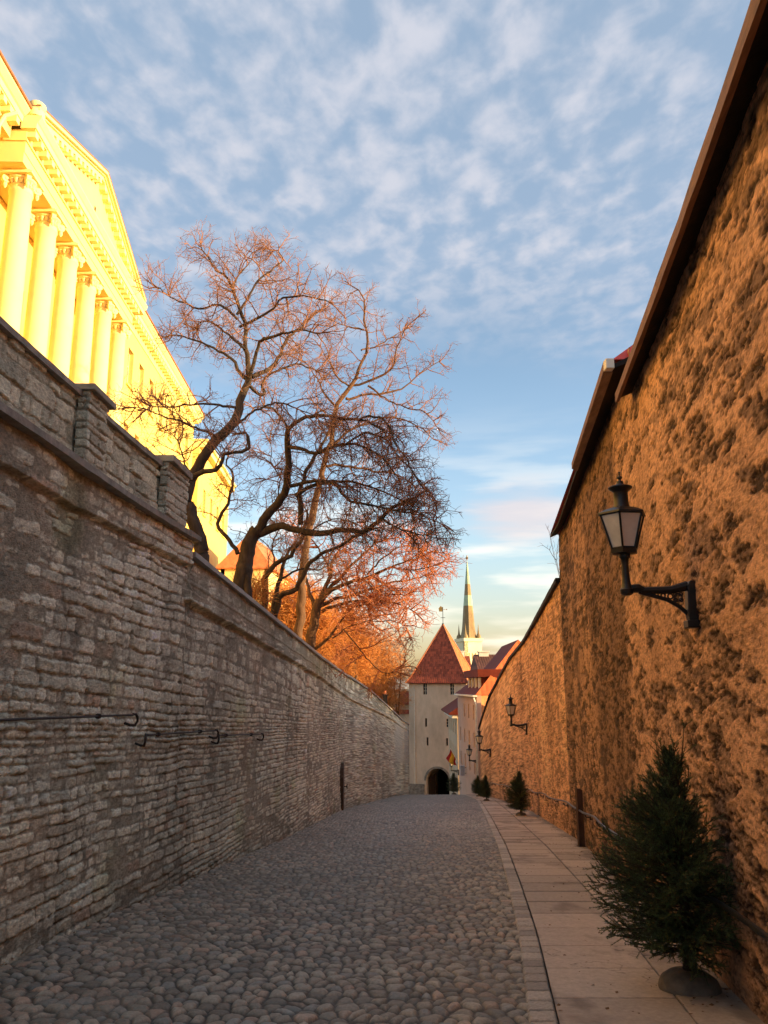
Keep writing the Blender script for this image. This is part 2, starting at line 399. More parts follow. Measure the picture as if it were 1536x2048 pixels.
# ------------------------------------------------------------------ ground sheet, street, pavement
def terrain():
    Ys = np.concatenate([[-400,-150,-60,-30], np.arange(-20, 80, 2.0), np.arange(80, 160, 5.0), [180,220,300,450,700,1200,2500,6000]])
    gz = np.where(Ys < 140, G(np.clip(Ys, -30, 140)), np.interp(Ys, [140, 220, 6000], [float(G(140)), -22, -24]))
    lt = np.interp(Ys, [-30,12,40,60,74,76,100,140,220], [3.0,3.1,1.4,-1.2,-3.2,-9.5,-13.5,-19,-22])
    rt = np.interp(Ys, [-30,20,60,75,100,140,220], [2.2,1.8,-2.5,-7,-12,-19,-22])
    xl = XL(np.clip(Ys, -30, 140)); xr = XR(np.clip(Ys, -30, 140))
    offs = [('L',-6000,0),('L',-500,0),('L',-120,0),('L',-40,1),('L',-20,1),('L',-9,1),('L',-4,1),('L',-.5,1),('L',-.3,2),('R',.4,2),('R',.6,3),('R',5,3),('R',14,3),('R',40,3),('R',120,0),('R',500,0),('R',6000,0)]
    X, Z = [], []
    for side, o, k in offs:
        X.append((xl if side == 'L' else xr) + o)
        Z.append({0: np.minimum(gz, lt)*.5 - 8, 1: lt + (.6 if o < -3 else 0) + (1.2 if o < -8 else 0), 2: gz - .35, 3: rt}[k])
    X = np.array(X).T; Z = np.array(Z).T; Y = np.repeat(Ys[:, None], X.shape[1], 1)
    v = np.stack([X, Y, Z], -1).reshape(-1, 3)
    return struct(link_mesh('ground', v, grid_faces(*X.shape, True), M['soil'], None, False))
terrain()

def street():
    Ys = lookrows(3.2, 92, .00022, .012); Ys = np.concatenate([np.arange(-12, 3.2, .12), Ys])
    U = np.linspace(0, 1, 430)
    a, b = XL(Ys) - .12, XK(Ys) - .17
    X = a[:, None] + (b - a)[:, None]*U[None]; Y = np.repeat(Ys[:, None], len(U), 1)
    wx = X + .05*fbm(X*2, Y*2, 2, 3); wy = Y + .05*fbm(X*2, Y*2, 2, 8)
    sz = .12
    f1, f2, ci, cj = voronoi(wx/sz*1.0, wy/(sz*1.35), .85, 11)
    d = f2 - f1; r1, r2, r3 = hsh(ci, cj, 1), hsh(ci, cj, 2), hsh(ci, cj, 3)
    dome = sst(0, .42, d)*.55 + .45*np.sqrt(np.clip(d/.9, 0, 1))
    h = .036*dome*(.62+.55*r1) + .012*(r2-.5)*sst(0, .2, d) + .004*fbm(X*25, Y*25, 3, 5)
    und = .03*fbm(X*.5, Y*.35, 3, 9)
    Z = G(Ys)[:, None] + h + und*.6 - .02
    stone = np.stack([.34+.0*X, .28+0*X, .205+0*X], -1)*(.5+.8*r1[..., None])
    stone = np.where((r3 > .90)[..., None], np.stack([.42+0*X, .30+0*X, .21+0*X], -1)*(.6+.6*r1[..., None]), stone)
    stone = np.where((r3 < .16)[..., None], np.stack([.27+0*X, .245+0*X, .20+0*X], -1)*(.7+.6*r2[..., None]), stone)
    dirt = np.array([.075, .058, .042])*(1+.5*fbm(X*.8, Y*.5, 3, 77))[..., None]
    k = sst(.03, .26, d)[..., None]
    grit = (.75*sst(.05, .5, fbm(X*.9+3, Y*.6, 4, 88)))[..., None]
    dirt = dirt*(1-grit) + np.array([.16, .125, .09])*grit
    stone = stone*(1-.35*grit) + np.array([.20, .165, .125])*.35*grit
    mean = np.array([.215, .177, .135])
    near = np.clip(1 - (Y - 30)/40, .35, 1)[..., None]
    colr = (dirt*(1-k) + stone*k); colr = colr*near + mean*(1-near)
    colr = colr*(1 + .22*fbm(X*.45, Y*.25, 3, 21))[..., None]
    return struct(grid_obj('street', X, Y, Z, colr, M['cobble'], None, True))
street()

def kerb_setts():
    Ys = lookrows(3.2, 90, .00018, .012); Ys = np.concatenate([np.arange(-12, 3.2, .08), Ys])
    U = np.linspace(-.20, .012, 26); Y = np.repeat(Ys[:, None], len(U), 1); X = XK(Ys)[:, None] + U[None]
    s = Y/.27 + .15*hsh(np.floor(Y/.27), Y*0, 8); c = np.floor(s); t = s - c; t = np.minimum(t, 1-t)*.27
    e = np.minimum(np.minimum(U[None]+.20, .0-U[None]+.02), t + .006*fbm(X*30, Y*30, 2, 4))
    r = hsh(c, c*0, 4)
    h = .035*sst(0, .03, e) + .012*(r-.5) + .004*fbm(X*40, Y*40, 3, 3)
    Z = G(Ys)[:, None] + h - .008
    k = sst(.002, .018, e)[..., None]
    colr = np.array([.05,.04,.032])*(1-k) + k*np.array([.40,.33,.255])*(.7+.6*r[..., None])
    return struct(grid_obj('kerb', X, Y, Z, colr, M['cobble'], None, True))
kerb_setts()

def pavement():
    Ys = lookrows(3.2, 92, .00024, .014); Ys = np.concatenate([np.arange(-12, 3.2, .1), Ys])
    U = np.linspace(0, 1, 190); a, b = XK(Ys) + .012, XR(Ys) + .12
    X = a[:, None] + (b-a)[:, None]*U[None]; Y = np.repeat(Ys[:, None], len(U), 1)
    w = X - XK(Ys)[:, None]
    jl = .92 + .0*Y                                              # long joint between the two rows of slabs
    row = (w > jl).astype(float)
    slab_l = np.where(row > 0, 1.2, .93)
    s = (Y + row*.37 + .07*row)/slab_l; c = np.floor(s); t = s - c; dt = np.minimum(t, 1-t)*slab_l
    wob = .004*fbm(X*9, Y*9, 3, 6)
    e = np.minimum(dt*.45, np.minimum(np.abs(w-jl), w+.02)) + wob
    r = hsh(c, row, 7)
    jw = np.clip(.0016*Y, .006, .03)                             # joints worn wider, filled with grit
    k = sst(.001, jw, e)
    dirty = sst(.10, .55, fbm(X*2.2, Y*1.4, 4, 13) + .85*sst(.40, 0, (b[:, None]-X)-.10) + .3*sst(.06, 0, w))
    tilt = (r-.5)*.012*(t-.5)
    Z = G(Ys)[:, None] + .03 + tilt - .012*(1-k) + .0015*fbm(X*30, Y*30, 2, 2)
    base = np.array([.46,.365,.285])*(.84+.30*r[..., None])
    base = base*(1-.55*dirty[..., None]) + np.array([.13,.095,.07])*.55*dirty[..., None]
    base = base*(1+.14*fbm(X*18, Y*14, 4, 19, .7))[..., None]
    colr = base*(.18+.82*k[..., None])
    crack = np.abs(fbm(X*1.3+5, Y*1.3, 5, 31)); cm = sst(.012, .0, crack)*(hsh(c, row, 9) > .72)
    colr = colr*(1-.6*cm[..., None])
    return struct(grid_obj('pavement', X, Y, Z, colr, M['slab'], None, True))
pavement()

# ------------------------------------------------------------------ left retaining wall
def masonry(S, Z, seed, slope_k=.05, rowmin=.062, rowmax=.150, lmin=.20, lmax=.62):
    """coursed rubble: returns stone mask, relief, per-stone randoms"""
    wz = Z + slope_k*S*sst(3.4, 1.0, Z) + .036*fbm(S*.9, Z*.9, 3, seed) + .014*fbm(S*4, Z*5, 3, seed+1)
    rng = np.random.RandomState(seed); edges = -20 + np.cumsum(rng.uniform(rowmin, rowmax, 420))
    ci = np.searchsorted(edges, wz) - 1; z0 = edges[ci]; z1 = edges[ci+1]
    L = lmin + (lmax-lmin)*hsh(ci, ci*0, seed+3)
    s = S/L + 7*hsh(ci, ci*0+1, seed+4) + .025*fbm(S*6, Z*6, 2, seed+2)/L
    cell = np.floor(s); lo = cell + .36*(hsh(cell, ci, seed+5)-.5); hi = cell + 1 + .36*(hsh(cell+1, ci, seed+5)-.5)
    below = s < lo; above = s > hi
    cell = np.where(below, cell-1, np.where(above, cell+1, cell))
    lo = cell + .36*(hsh(cell, ci, seed+5)-.5); hi = cell + 1 + .36*(hsh(cell+1, ci, seed+5)-.5)
    dx = np.minimum(s-lo, hi-s)*L; dz = np.minimum(wz-z0, z1-wz)
    q = np.sqrt(np.maximum(.045-dx*.8, 0)**2 + np.maximum(.045-dz*1.35, 0)**2)
    d = .045 - q + .030*fbm(S*9, Z*20, 4, seed+6, .65) - .006
    return d, ci, cell

left = empty('retaining_wall', (0, 0, 0), 'long grey rubble limestone wall with a level parapet dropping to a sloped coping, left of the street', 'wall')
def left_face():
    Ys = np.concatenate([np.arange(-12, 4.2, .22), lookrows(4.2, 12.88, .00030, .012), lookrows(12.92, 74.0, .00030, .03)])
    V = np.linspace(0, 1, 430)
    top = LTOP(Ys); bot = G(Ys) - .12
    Z = bot[:, None] + (top-bot)[:, None]*V[None]; Y = np.repeat(Ys[:, None], len(V), 1)
    d, ci, cell = masonry(Y, Z, 5)
    r1, r2, r3 = hsh(cell, ci, 41), hsh(cell, ci, 42), hsh(cell, ci, 43)
    smear = fbm(Y*.55, Z*.8, 4, 50)                               # patches where mortar covers the stones
    upper = sst(RIB(Ys)[:, None]-.1, RIB(Ys)[:, None]+.2, Z)*(Y > 12.9)
    stone = (.010 + .030*r1)*sst(-.004, .022, d) + .016*fbm(Y*9, Z*13, 4, 51, .6)
    mort = .011 + .026*smear + .014*fbm(Y*5, Z*6, 4, 52) + .012*upper + .004*sst(.5, 2.5, Z)
    k = sst(-.006, .008, stone - mort)
    h = np.maximum(stone, mort) + .006*fbm(Y*30, Z*30, 3, 53)
    deep = sst(.0, -.012, d)*sst(.1, -.4, smear)
    h = h - .026*deep
    near_ledge = (Y < 12.9)*sst(3.50, 3.53, Z + .02*fbm(Y*3, Z*0, 3, 54))
    h = h + .085*near_ledge
    rz = RIB(Ys)[:, None] + .018*fbm(Y*2.2, Z*0, 3, 55)
    rib = (Y > 12.7)*sst(.11, .075, np.abs(Z - rz))
    rib2 = (Y > 12.7)*sst(.035, .02, np.abs(Z - rz - .26))*.35
    h = h + (.10 + .03*fbm(Y*4, Z*4, 3, 56))*rib + .05*rib2
    undercut = (Y > 12.7)*sst(.08, .0, np.abs(Z - (rz-.15)))
    h = h - .03*undercut
    batter = .10*np.clip((2.2-(Z-G(Y)))/2.2, 0, 1)**2 + .05*fbm(Y*.6, Z*.5, 3, 57)
    end = sst(63, 67, Y)
    h = h*(1-.6*end)
    X = XL(Ys)[:, None] + h + batter - .03
    tone = (.70+.46*r2)[..., None]
    st = np.array([.74,.72,.565])*tone
    st = np.where((r3 > .94)[..., None], np.array([.57,.46,.34])*tone, st)
    st = np.where((r3 < .22)[..., None], np.array([.78,.77,.62])*(.78+.3*r2)[..., None], st)
    mo = np.array([.34,.31,.235])*(1 + .35*fbm(Y*1.5, Z*1.5, 4, 58))[..., None]
    mo = mo*(1-.45*deep[..., None])
    c = st*k[..., None] + mo*(1-k[..., None])
    c = c*(1 + .30*fbm(Y*.33, Z*.5, 4, 59))[..., None]
    streak = sst(.1, .6, fbm(Y*1.9, Z*.12, 4, 60))[..., None]
    c = c*(1-.28*streak)
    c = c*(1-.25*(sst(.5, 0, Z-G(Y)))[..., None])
    red = sst(.25, .6, fbm(Y*.4+9, Z*.6, 3, 61))[..., None]
    c = c*(1-red*.0) * (np.array([1,1,1])*(1-red) + np.array([1.06,.96,.90])*red)
    moss = sst(.3, .65, fbm(Y*.7+3, Z*.9, 3, 62))[..., None]
    c = c*((1-moss) + moss*np.array([.80,.84,.72]))
    pale = (end*sst(-4.6, -4.0, Z+.1*(Y-66)))[..., None]
    c = c*(1-pale) + np.array([.50,.48,.40])*pale
    c = c*(1+.45*fbm(Y*12, Z*24, 4, 63, .7))[..., None]
    c = np.clip(c, .02, .85)
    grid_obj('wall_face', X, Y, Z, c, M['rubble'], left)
    # end return of the wall at the far end
    i = -1
    e = MB(); x0 = float(XL(74.0)); e.prism([(x0+.02,74.0,float(bot[i])),(x0+.02,74.0,float(top[i])),(x0-.7,74.05,float(top[i])),(x0-.7,74.05,float(bot[i]))], (0,.35,0)); e.build('wall_end', M['core'], left)
left_face()
Yc = np.concatenate([np.arange(-12, 12.9, .3), [12.88]]); Yd = np.concatenate([[12.92], np.arange(13.2, 74, .35), [74]])
strip('wall_core', Yc, lambda Y: XL(Y)-.55, lambda Y: XL(Y)-.14, lambda Y: G(Y)-.3, 3.86, M['core'], left)
strip('wall_core', Yd, lambda Y: XL(Y)-.55, lambda Y: XL(Y)-.14, lambda Y: G(Y)-.3, lambda Y: LTOP(Y)-.03, M['core'], left)
strip('string_course', Yc, lambda Y: XL(Y)-.3, lambda Y: XL(Y)+.20, 3.90, 3.975, M['ledge'], left, .012, 3)
strip('sloped_coping', Yd, lambda Y: XL(Y)-.5, lambda Y: XL(Y)+.10, lambda Y: LTOP(Y), lambda Y: LTOP(Y)+.085, M['lead'], left, .008, 5)
def parapet():
    Ys = np.concatenate([np.arange(-12, 4.2, .2), lookrows(4.2, 12.3, .0003, .012)]); V = np.linspace(0, 1, 110)
    Z = 3.97 + (4.74-3.97)*V[None] + 0*Ys[:, None]; Y = np.repeat(Ys[:, None], len(V), 1)
    d, ci, cell = masonry(Y, Z, 23, 0.0, .10, .22, .2, .6)
    r1, r2, r3 = hsh(cell, ci, 41), hsh(cell, ci, 42), hsh(cell, ci, 43); smear = fbm(Y*.7, Z*1, 4, 70)
    stone = (.012 + .04*r1)*sst(-.004, .022, d) + .012*fbm(Y*9, Z*12, 4, 71); mort = .010 + .026*smear + .012*fbm(Y*5, Z*6, 4, 72)
    k = sst(-.006, .008, stone-mort)[..., None]; h = np.maximum(stone, mort) + .005*fbm(Y*30, Z*30, 3, 73)
    c = np.array([.60,.58,.44])*(.6+.5*r2)[..., None]*k + np.array([.34,.32,.235])*(1+.3*fbm(Y*2, Z*2, 3, 74))[..., None]*(1-k)
    c = c*(1+.35*fbm(Y*16, Z*18, 4, 63, .65))[..., None]
    grid_obj('parapet', XL(Ys)[:, None] - .02 + h, Y, Z, np.clip(c, .02, .8), M['rubble'], left)
    strip('parapet_core', Ys[::6], lambda Y: XL(Y)-.42, lambda Y: XL(Y)-.06, 3.975, 4.73, M['core'], left)
parapet()
strip('parapet_coping', np.arange(-12, 12.4, .2), lambda Y: XL(Y)-.48, lambda Y: XL(Y)+.07, 4.735, 4.80, M['ledge'], left, .010, 9)
def pilaster(y0, y1, dep, ztop, caph):
    V = np.linspace(0, 1, 90); U = np.concatenate([np.linspace(0, .2, 14), np.linspace(.2, .8, 40), np.linspace(.8, 1, 14)])
    out, yy = [], []
    for u in U:
        if u < .2: yy.append(y0); out.append(u/.2)
        elif u > .8: yy.append(y1); out.append((1-u)/.2)
        else: yy.append(y0+(y1-y0)*(u-.2)/.6); out.append(1.0)
    yy, out = np.array(yy), np.array(out); Z = 3.97 + (ztop-3.97)*V[None] + 0*out[:, None]; Y = yy[:, None] + 0*Z
    S = np.cumsum(np.concatenate([[0], np.hypot(np.diff(yy), np.diff(out)*dep)]))[:, None] + 0*Z + y0*3
    d, ci, cell = masonry(S, Z, 31, 0, .07, .14, .25, .6); r1, r2 = hsh(cell, ci, 1), hsh(cell, ci, 2)
    h = (.01+.03*r1)*sst(-.004, .02, d) + .008*fbm(S*10, Z*12, 3, 5); k = sst(-.003, .012, d)[..., None]
    X = XL(yy)[:, None] + .0 + out[:, None]*dep + h; Y = Y + (np.where(U < .2, -1, np.where(U > .8, 1, 0)))[:, None]*h
    c = np.array([.56,.53,.41])*(.6+.5*r2)[..., None]*k + np.array([.28,.26,.20])*(1-k)
    p = grid_obj('pilaster', X, Y, Z, c, M['rubble'], left)
    x = float(XL((y0+y1)/2)); b = MB(); b.prism([(x-.5,y0-.07,ztop),(x+dep+.08,y0-.07,ztop),(x+dep+.08+.012,y1+.07,ztop),(x-.5+.01,y1+.07,ztop)], (0,0,caph))
    b.build('pilaster_cap', M['cap'], p, bevel=.012)
pilaster(8.42, 8.98, .13, 4.805, .075)
pilaster(11.3, 12.25, .12, 4.80, .10)
def wall_door():
    y, g = 39.4, float(G(39.4)); x = float(XL(y))
    b = MB(); pts = [(x+.13, y-.62, g), (x+.13, y+.62, g), (x+.11, y+.62, g+1.5), (x+.11, y+.35, g+1.9), (x+.11, y, g+2.1), (x+.11, y-.35, g+1.9), (x+.11, y-.62, g+1.5)]
    b.prism(pts, (-.3, 0, 0)); d = b.build('door', M['wood'], left)
    h = MB(); h.bar((x+.10, y+.45, g+1.0), (x+.26, y+.45, g+1.0), .04).bar((x+.25, y+.45, g+.9), (x+.25, y+.45, g+1.1), .04); h.build('handle', M['iron'], d)
wall_door()
def tie_bar(y0, z0, y1, z1, label):
    o = empty('tie_bar', (0, 0, 0), label, 'iron bar', 'iron tie bars on the rubble wall'); off = .13
    P = [(float(XL(y))+off+.02*math.sin(i*1.7), y, z0+(z1-z0)*i/8) for i, y in enumerate(np.linspace(y0, y1, 9))]
    b = MB(); b.tube(P, .014, 6); b.build('rod', M['iron'], o)
    for e, sg in ((0, -1), (-1, 1)):
        x, y, z = P[e]; k = MB(); k.tube([(x, y, z+.01), (x+.02, y+.06*sg, z+.005), (x+.03, y+.10*sg, z-.03), (x+.03, y+.11*sg, z-.08), (x+.01, y+.08*sg, z-.13), (x-.04, y+.05*sg, z-.13), (x-.12, y+.05*sg, z-.10)], .017, 6); k.build('hook', M['iron'], o)
    for t in (.16, .86):
        i = int(t*8); x, y, z = P[i]; k = MB(); k.lathe([(.012,-.03),(.034,-.02),(.034,.02),(.012,.03)], 8, (x, y, z)); k.tube([(x, y, z), (x-.16, y, z)], .014, 6); k.build('stud', M['iron'], o)
tie_bar(6.3, 1.33, 10.5, 1.24, 'rusty iron bar on the rubble wall, longest and nearest of the three')
tie_bar(11.05, .96, 14.45, .84, 'rusty iron bar with hooked ends, between two other bars on the rubble wall')
tie_bar(14.75, .74, 18.5, .55, 'rusty iron bar on the rubble wall, shortest looking and farthest down the street')

# ------------------------------------------------------------------ right walls
def plaster_face(name, Ys, zt, zb, parent, seed, holes, pit, dark, x_off=0.0, rows=430, tint=1.0):
    """ochre plaster over rubble: holes = how much bare stone shows, pit = fine pitting (functions of Y)"""
    V = np.linspace(0, 1, rows); top, bot = zt(Ys), zb(Ys)
    Z = bot[:, None] + (top-bot)[:, None]*V[None]; Y = np.repeat(Ys[:, None], rows, 1)
    H, P, D = holes(Y), pit(Y), dark(Y)
    wy = Y + .12*fbm(Y*2, Z*3, 3, seed+1); wz = Z + .08*fbm(Y*2, Z*3, 3, seed+2)
    scat = fbm(Y*.6, Z*.9, 3, seed+9)
    f1, f2, ci, cj = voronoi(wy*1.7, wz*6.2, .95, seed); rr = hsh(ci, cj, seed+4)
    patch = sst(.52, .36, f1 + .50*fbm(Y*4, Z*14, 4, seed+5, .65))*(rr < (.20+.42*H+.5*scat))
    blob = fbm(wy*2.8, wz*10.0, 4, seed+3, .65)
    bl = sst(.30-.24*H, .40-.24*H, blob + .35*scat)
    ex = np.clip(np.maximum(patch*(H > .05), bl*.8), 0, 1)
    fine = fbm(wy*5.0, wz*15, 4, seed+6, .65)
    fine = np.where(Y > 14, .45*fine + .95*fbm(wy*2.0, wz*7.5, 4, seed+21, .62), fine)
    pits = sst(.06, .16, fine + .30*fbm(Y*1.5, Z*2.2, 3, seed+11))*P
    crag = fbm(Y*7, Z*27, 4, seed+12, .7)
    speck = np.maximum(sst(.08, .15, fbm(Y*7.5, Z*28, 4, seed+17, .65) - .10*(1-ex)), 0)*(.30+.70*np.maximum(ex, .5*sst(-.1, .4, scat)))
    grain = sst(.22, .34, fbm(Y*17, Z*55, 2, seed+23, .6))
    rough = fbm(Y*12, Z*40, 3, seed+7, .6)
    lump = fbm(Y*.6, Z*1.2, 3, seed+8); med = fbm(Y*2.4, Z*7, 4, seed+10)
    h = .018*lump + .004*med + .003*rough - .005*ex - .010*pits - .016*speck + ex*.005*crag
    X = XR(Ys)[:, None] - h + x_off - .01
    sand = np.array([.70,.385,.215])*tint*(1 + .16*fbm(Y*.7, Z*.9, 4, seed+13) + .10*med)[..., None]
    st = np.array([.30,.175,.105])*(.55+.75*rr)[..., None]*(1+1.1*crag)[..., None]
    pc = np.array([.055,.034,.024])*(1+.5*rough)[..., None]
    e = (ex*(.85+.3*rough).clip(0, 1))[..., None]; p = (.80*pits)[..., None]; sp_ = (.92*speck)[..., None]
    c = sand*(1-e) + st*e; c = c*(1-p) + (.55*pc+.35*st)*p; c = c*(1-sp_) + pc*sp_; c = c*(1-.45*grain)[..., None]
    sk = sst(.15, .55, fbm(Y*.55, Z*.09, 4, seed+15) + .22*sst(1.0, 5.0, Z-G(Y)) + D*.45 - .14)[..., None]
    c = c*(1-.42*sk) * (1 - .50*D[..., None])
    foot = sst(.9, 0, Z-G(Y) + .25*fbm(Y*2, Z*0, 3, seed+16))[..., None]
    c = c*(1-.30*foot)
    grid_obj(name, X, Y, Z, np.clip(c, .015, .85), M['plaster'], parent, True)

WA_TOP = lambda Y: np.full(np.shape(Y), 5.24)
wallA = empty('plastered_wall', (0, 0, 0), 'tall ochre plaster wall patched with bare dark stones, carrying the big near lantern', 'wall')
YA = np.concatenate([np.arange(-14, 2.2, .2), lookrows(2.2, 9.3, .00040, .012)])
plaster_face('wall_face', YA, WA_TOP, lambda Y: G(Y)-.1, wallA, 101, lambda Y: .60+0*Y, lambda Y: .25+0*Y, lambda Y: 0*Y)
Ya = np.concatenate([np.arange(-14, 9.2, .3), [9.25]])
strip('wall_core', Ya, lambda Y: XR(Y)+.12, lambda Y: XR(Y)+.6, lambda Y: G(Y)-.3, 5.22, M['core'], wallA)
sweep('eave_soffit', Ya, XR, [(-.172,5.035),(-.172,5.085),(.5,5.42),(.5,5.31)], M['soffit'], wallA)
sweep('eave_board', Ya, XR, [(-.222,4.975),(-.176,4.985),(-.176,5.10),(-.222,5.09)], M['fascia'], wallA, .007)
houseB = empty('stone_house', (0, 0, 0), 'brown pitted house wall with a dark overhanging eave and a glimpse of red roof', 'house')
YB = lookrows(9.3, 22.5, .00034, .014)
WB_TOP = lin([(9, 5.72), (13, 5.82), (22.6, 6.05)])
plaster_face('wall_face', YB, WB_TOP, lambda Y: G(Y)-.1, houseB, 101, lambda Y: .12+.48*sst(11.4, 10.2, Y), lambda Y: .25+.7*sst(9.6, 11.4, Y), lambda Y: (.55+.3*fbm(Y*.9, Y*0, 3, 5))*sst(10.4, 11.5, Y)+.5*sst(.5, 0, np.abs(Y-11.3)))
wallC = empty('garden_wall', (0, 0, 0), 'long sunlit-orange plaster wall with a thin sloping coping, running down to the pink house', 'wall')
YC = lookrows(22.56, 69.5, .00034, .03)
WC_TOP = lin([(22, 4.50), (23.5, 4.42), (31, 3.96), (38, 3.55), (44.8, 3.02), (53, 1.93), (59.3, .85), (66.7, -1.14), (70, -2.1)])
plaster_face('wall_face', YC, WC_TOP, lambda Y: G(Y)-.1, wallC, 101, lambda Y: .05+0*Y, lambda Y: .70+0*Y, lambda Y: .05+.4*fbm(Y*.4, Y*0, 3, 6), tint=1.30)  # tint lifts this plaster's colour above the nearer walls
Yk = np.concatenate([np.arange(22.6, 69.4, .4), [69.5]])
strip('wall_core', Yk, lambda Y: XR(Y)+.12, lambda Y: XR(Y)+.55, lambda Y: G(Y)-.3, lambda Y: WC_TOP(Y)-.02, M['core'], wallC)
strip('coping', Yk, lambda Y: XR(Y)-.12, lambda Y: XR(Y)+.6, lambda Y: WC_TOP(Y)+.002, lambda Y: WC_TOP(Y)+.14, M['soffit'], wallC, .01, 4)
# house B body, eave and roof; its neighbour's house behind wall A
def houseB_body():
    Yb = np.concatenate([np.arange(9.35, 22.4, .3), [22.5]])
    strip('wall_core', Yb, lambda Y: XR(Y)+.12, lambda Y: XR(Y)+9.0, lambda Y: G(Y)-.3, lambda Y: WB_TOP(Y)-.02, M['core'], houseB)
    Ye = np.concatenate([np.arange(9.3, 22.5, .3), [22.62]])
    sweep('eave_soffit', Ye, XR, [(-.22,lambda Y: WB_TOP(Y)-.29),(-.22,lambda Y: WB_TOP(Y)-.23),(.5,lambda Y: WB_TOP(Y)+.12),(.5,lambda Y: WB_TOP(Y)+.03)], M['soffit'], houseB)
    sweep('gutter', np.arange(9.3, 14.6, .3), XR, [(-.33,lambda Y: WB_TOP(Y)-.30),(-.225,lambda Y: WB_TOP(Y)-.34),(-.225,lambda Y: WB_TOP(Y)-.20),(-.33,lambda Y: WB_TOP(Y)-.19)], M['fascia'], houseB)
    x, z = float(XR(9.25)), 5.42
    b = MB(); b.box(x-.335, x-.23, 9.16, 9.28, z-.03, z+.10); b.build('gutter_end', M['white'], houseB, bevel=.01)
    # hipped red metal roof
    ya, yb = 9.3, 22.62
    A = (XR(ya)-.22, ya, 5.56); B = (XR(yb)-.22, yb, 5.85); Cc = (XR(yb)+9.2, yb, 5.85); Dd = (XR(ya)+9.2, ya, 5.85)
    r0 = (XR(ya)+4.5, ya+3.4, 9.7); r1 = (XR(yb)+4.5, yb-.2, 9.7)
    m = MB(); m.add([A, B, Cc, Dd, r0, r1], [(0,1,5,4), (0,4,3), (3,4,5,2), (1,2,5), (0,3,2,1)]); m.build('roof', M['redroof'], houseB)
houseB_body()
def houseA_body():
    o = empty('wall_house', (0, 0, 0), 'house rising behind the tall near plaster wall, mostly hidden', 'house')
    Yb = np.arange(-14, 9.3, .5)
    strip('wall', Yb, lambda Y: XR(Y)+.62, lambda Y: XR(Y)+9, lambda Y: G(Y)-.3, 5.6, M['cream'], o)
    m = MB(); ya, yb = -14.2, 9.0
    A = (XR(ya)+.55, ya, 5.62); B = (XR(yb)+.55, yb, 5.62); Cc = (XR(yb)+9.2, yb, 5.62); Dd = (XR(ya)+9.2, ya, 5.62)
    r0 = (XR(ya)+4.8, ya, 8.7); r1 = (XR(yb)+4.8, yb, 8.7)
    m.add([A, B, Cc, Dd, r0, r1], [(0,1,5,4), (0,4,3), (3,4,5,2), (1,2,5), (0,3,2,1)]); m.build('roof', M['terracotta'], o)
houseA_body()
def garden_house():  # unseen house, added to keep low sun off the left wall's far end
    o = empty('garden_house', (0, 0, 0), 'low house in the garden behind the lower end of the plaster wall', 'house')
    b = MB(); b.box(11.5, 20, 57.5, 67.6, -9, .6); b.build('wall', M['cream'], o)
    k = MB(); k.box(11.5, 15, 67.61, 70.4, -9, .8); k.build('shed_wall', M['cream'], o)  # added block, closes the sun gap before the pink house
    r = MB(); r.add([(11.1,57.1,.62),(20.4,57.1,.62),(20.4,68,.62),(11.1,68,.62),(13.5,62.5,2.9),(18,62.5,2.9)], [(0,1,5,4),(1,2,5),(2,3,4,5),(3,0,4),(3,2,1,0)]); r.build('roof', M['terracotta'], o)
garden_house()

def handrail():
    o = empty('handrail', (0, 0, 0), 'dark steel handrail fixed low along the ochre wall beside the pavement', 'handrail')
    Ys = np.arange(1.5, 62, .45)
    H = lin([(0,.66),(5.6,.68),(12.5,.78),(28,.92),(62,1.0)])
    P = [(float(XR(y))-.15-.02*math.sin(y*1.9), float(y), float(G(y)+H(y))+.03*math.sin(y*.9)*(y > 11)) for y in Ys]
    b = MB(); b.tube(P, .021, 8); b.build('rail', M['rail'], o, True)
    for y in np.arange(2.2, 61, 2.6):
        x, z = float(XR(y)), float(G(y)+H(y))
        k = MB(); k.tube([(x+.02, y, z-.10), (x-.10, y, z-.10), (x-.15, y, z-.02)], .012, 6); k.box(x-.03, x+.02, y-.03, y+.03, z-.15, z-.05); k.build('bracket', M['iron'], o)
handrail()
def rust_post():
    y = 19.3; x, g = float(XR(y)), float(G(y))
    o = empty('iron_post', (x, y, g), 'rusty brown iron post standing upright against the ochre wall', 'post')
    b = MB(); b.box(-.17, -.05, -.085, -.075, -.05, 1.27).box(-.17, -.05, .075, .085, -.05, 1.27).box(-.18, -.17, -.085, .085, -.05, 1.27); b.build('channel', M['rust'], o)
    k = MB(); k.box(-.20, -.02, -.11, .11, -.03, .04); k.build('foot', M['rust'], o)
rust_post()

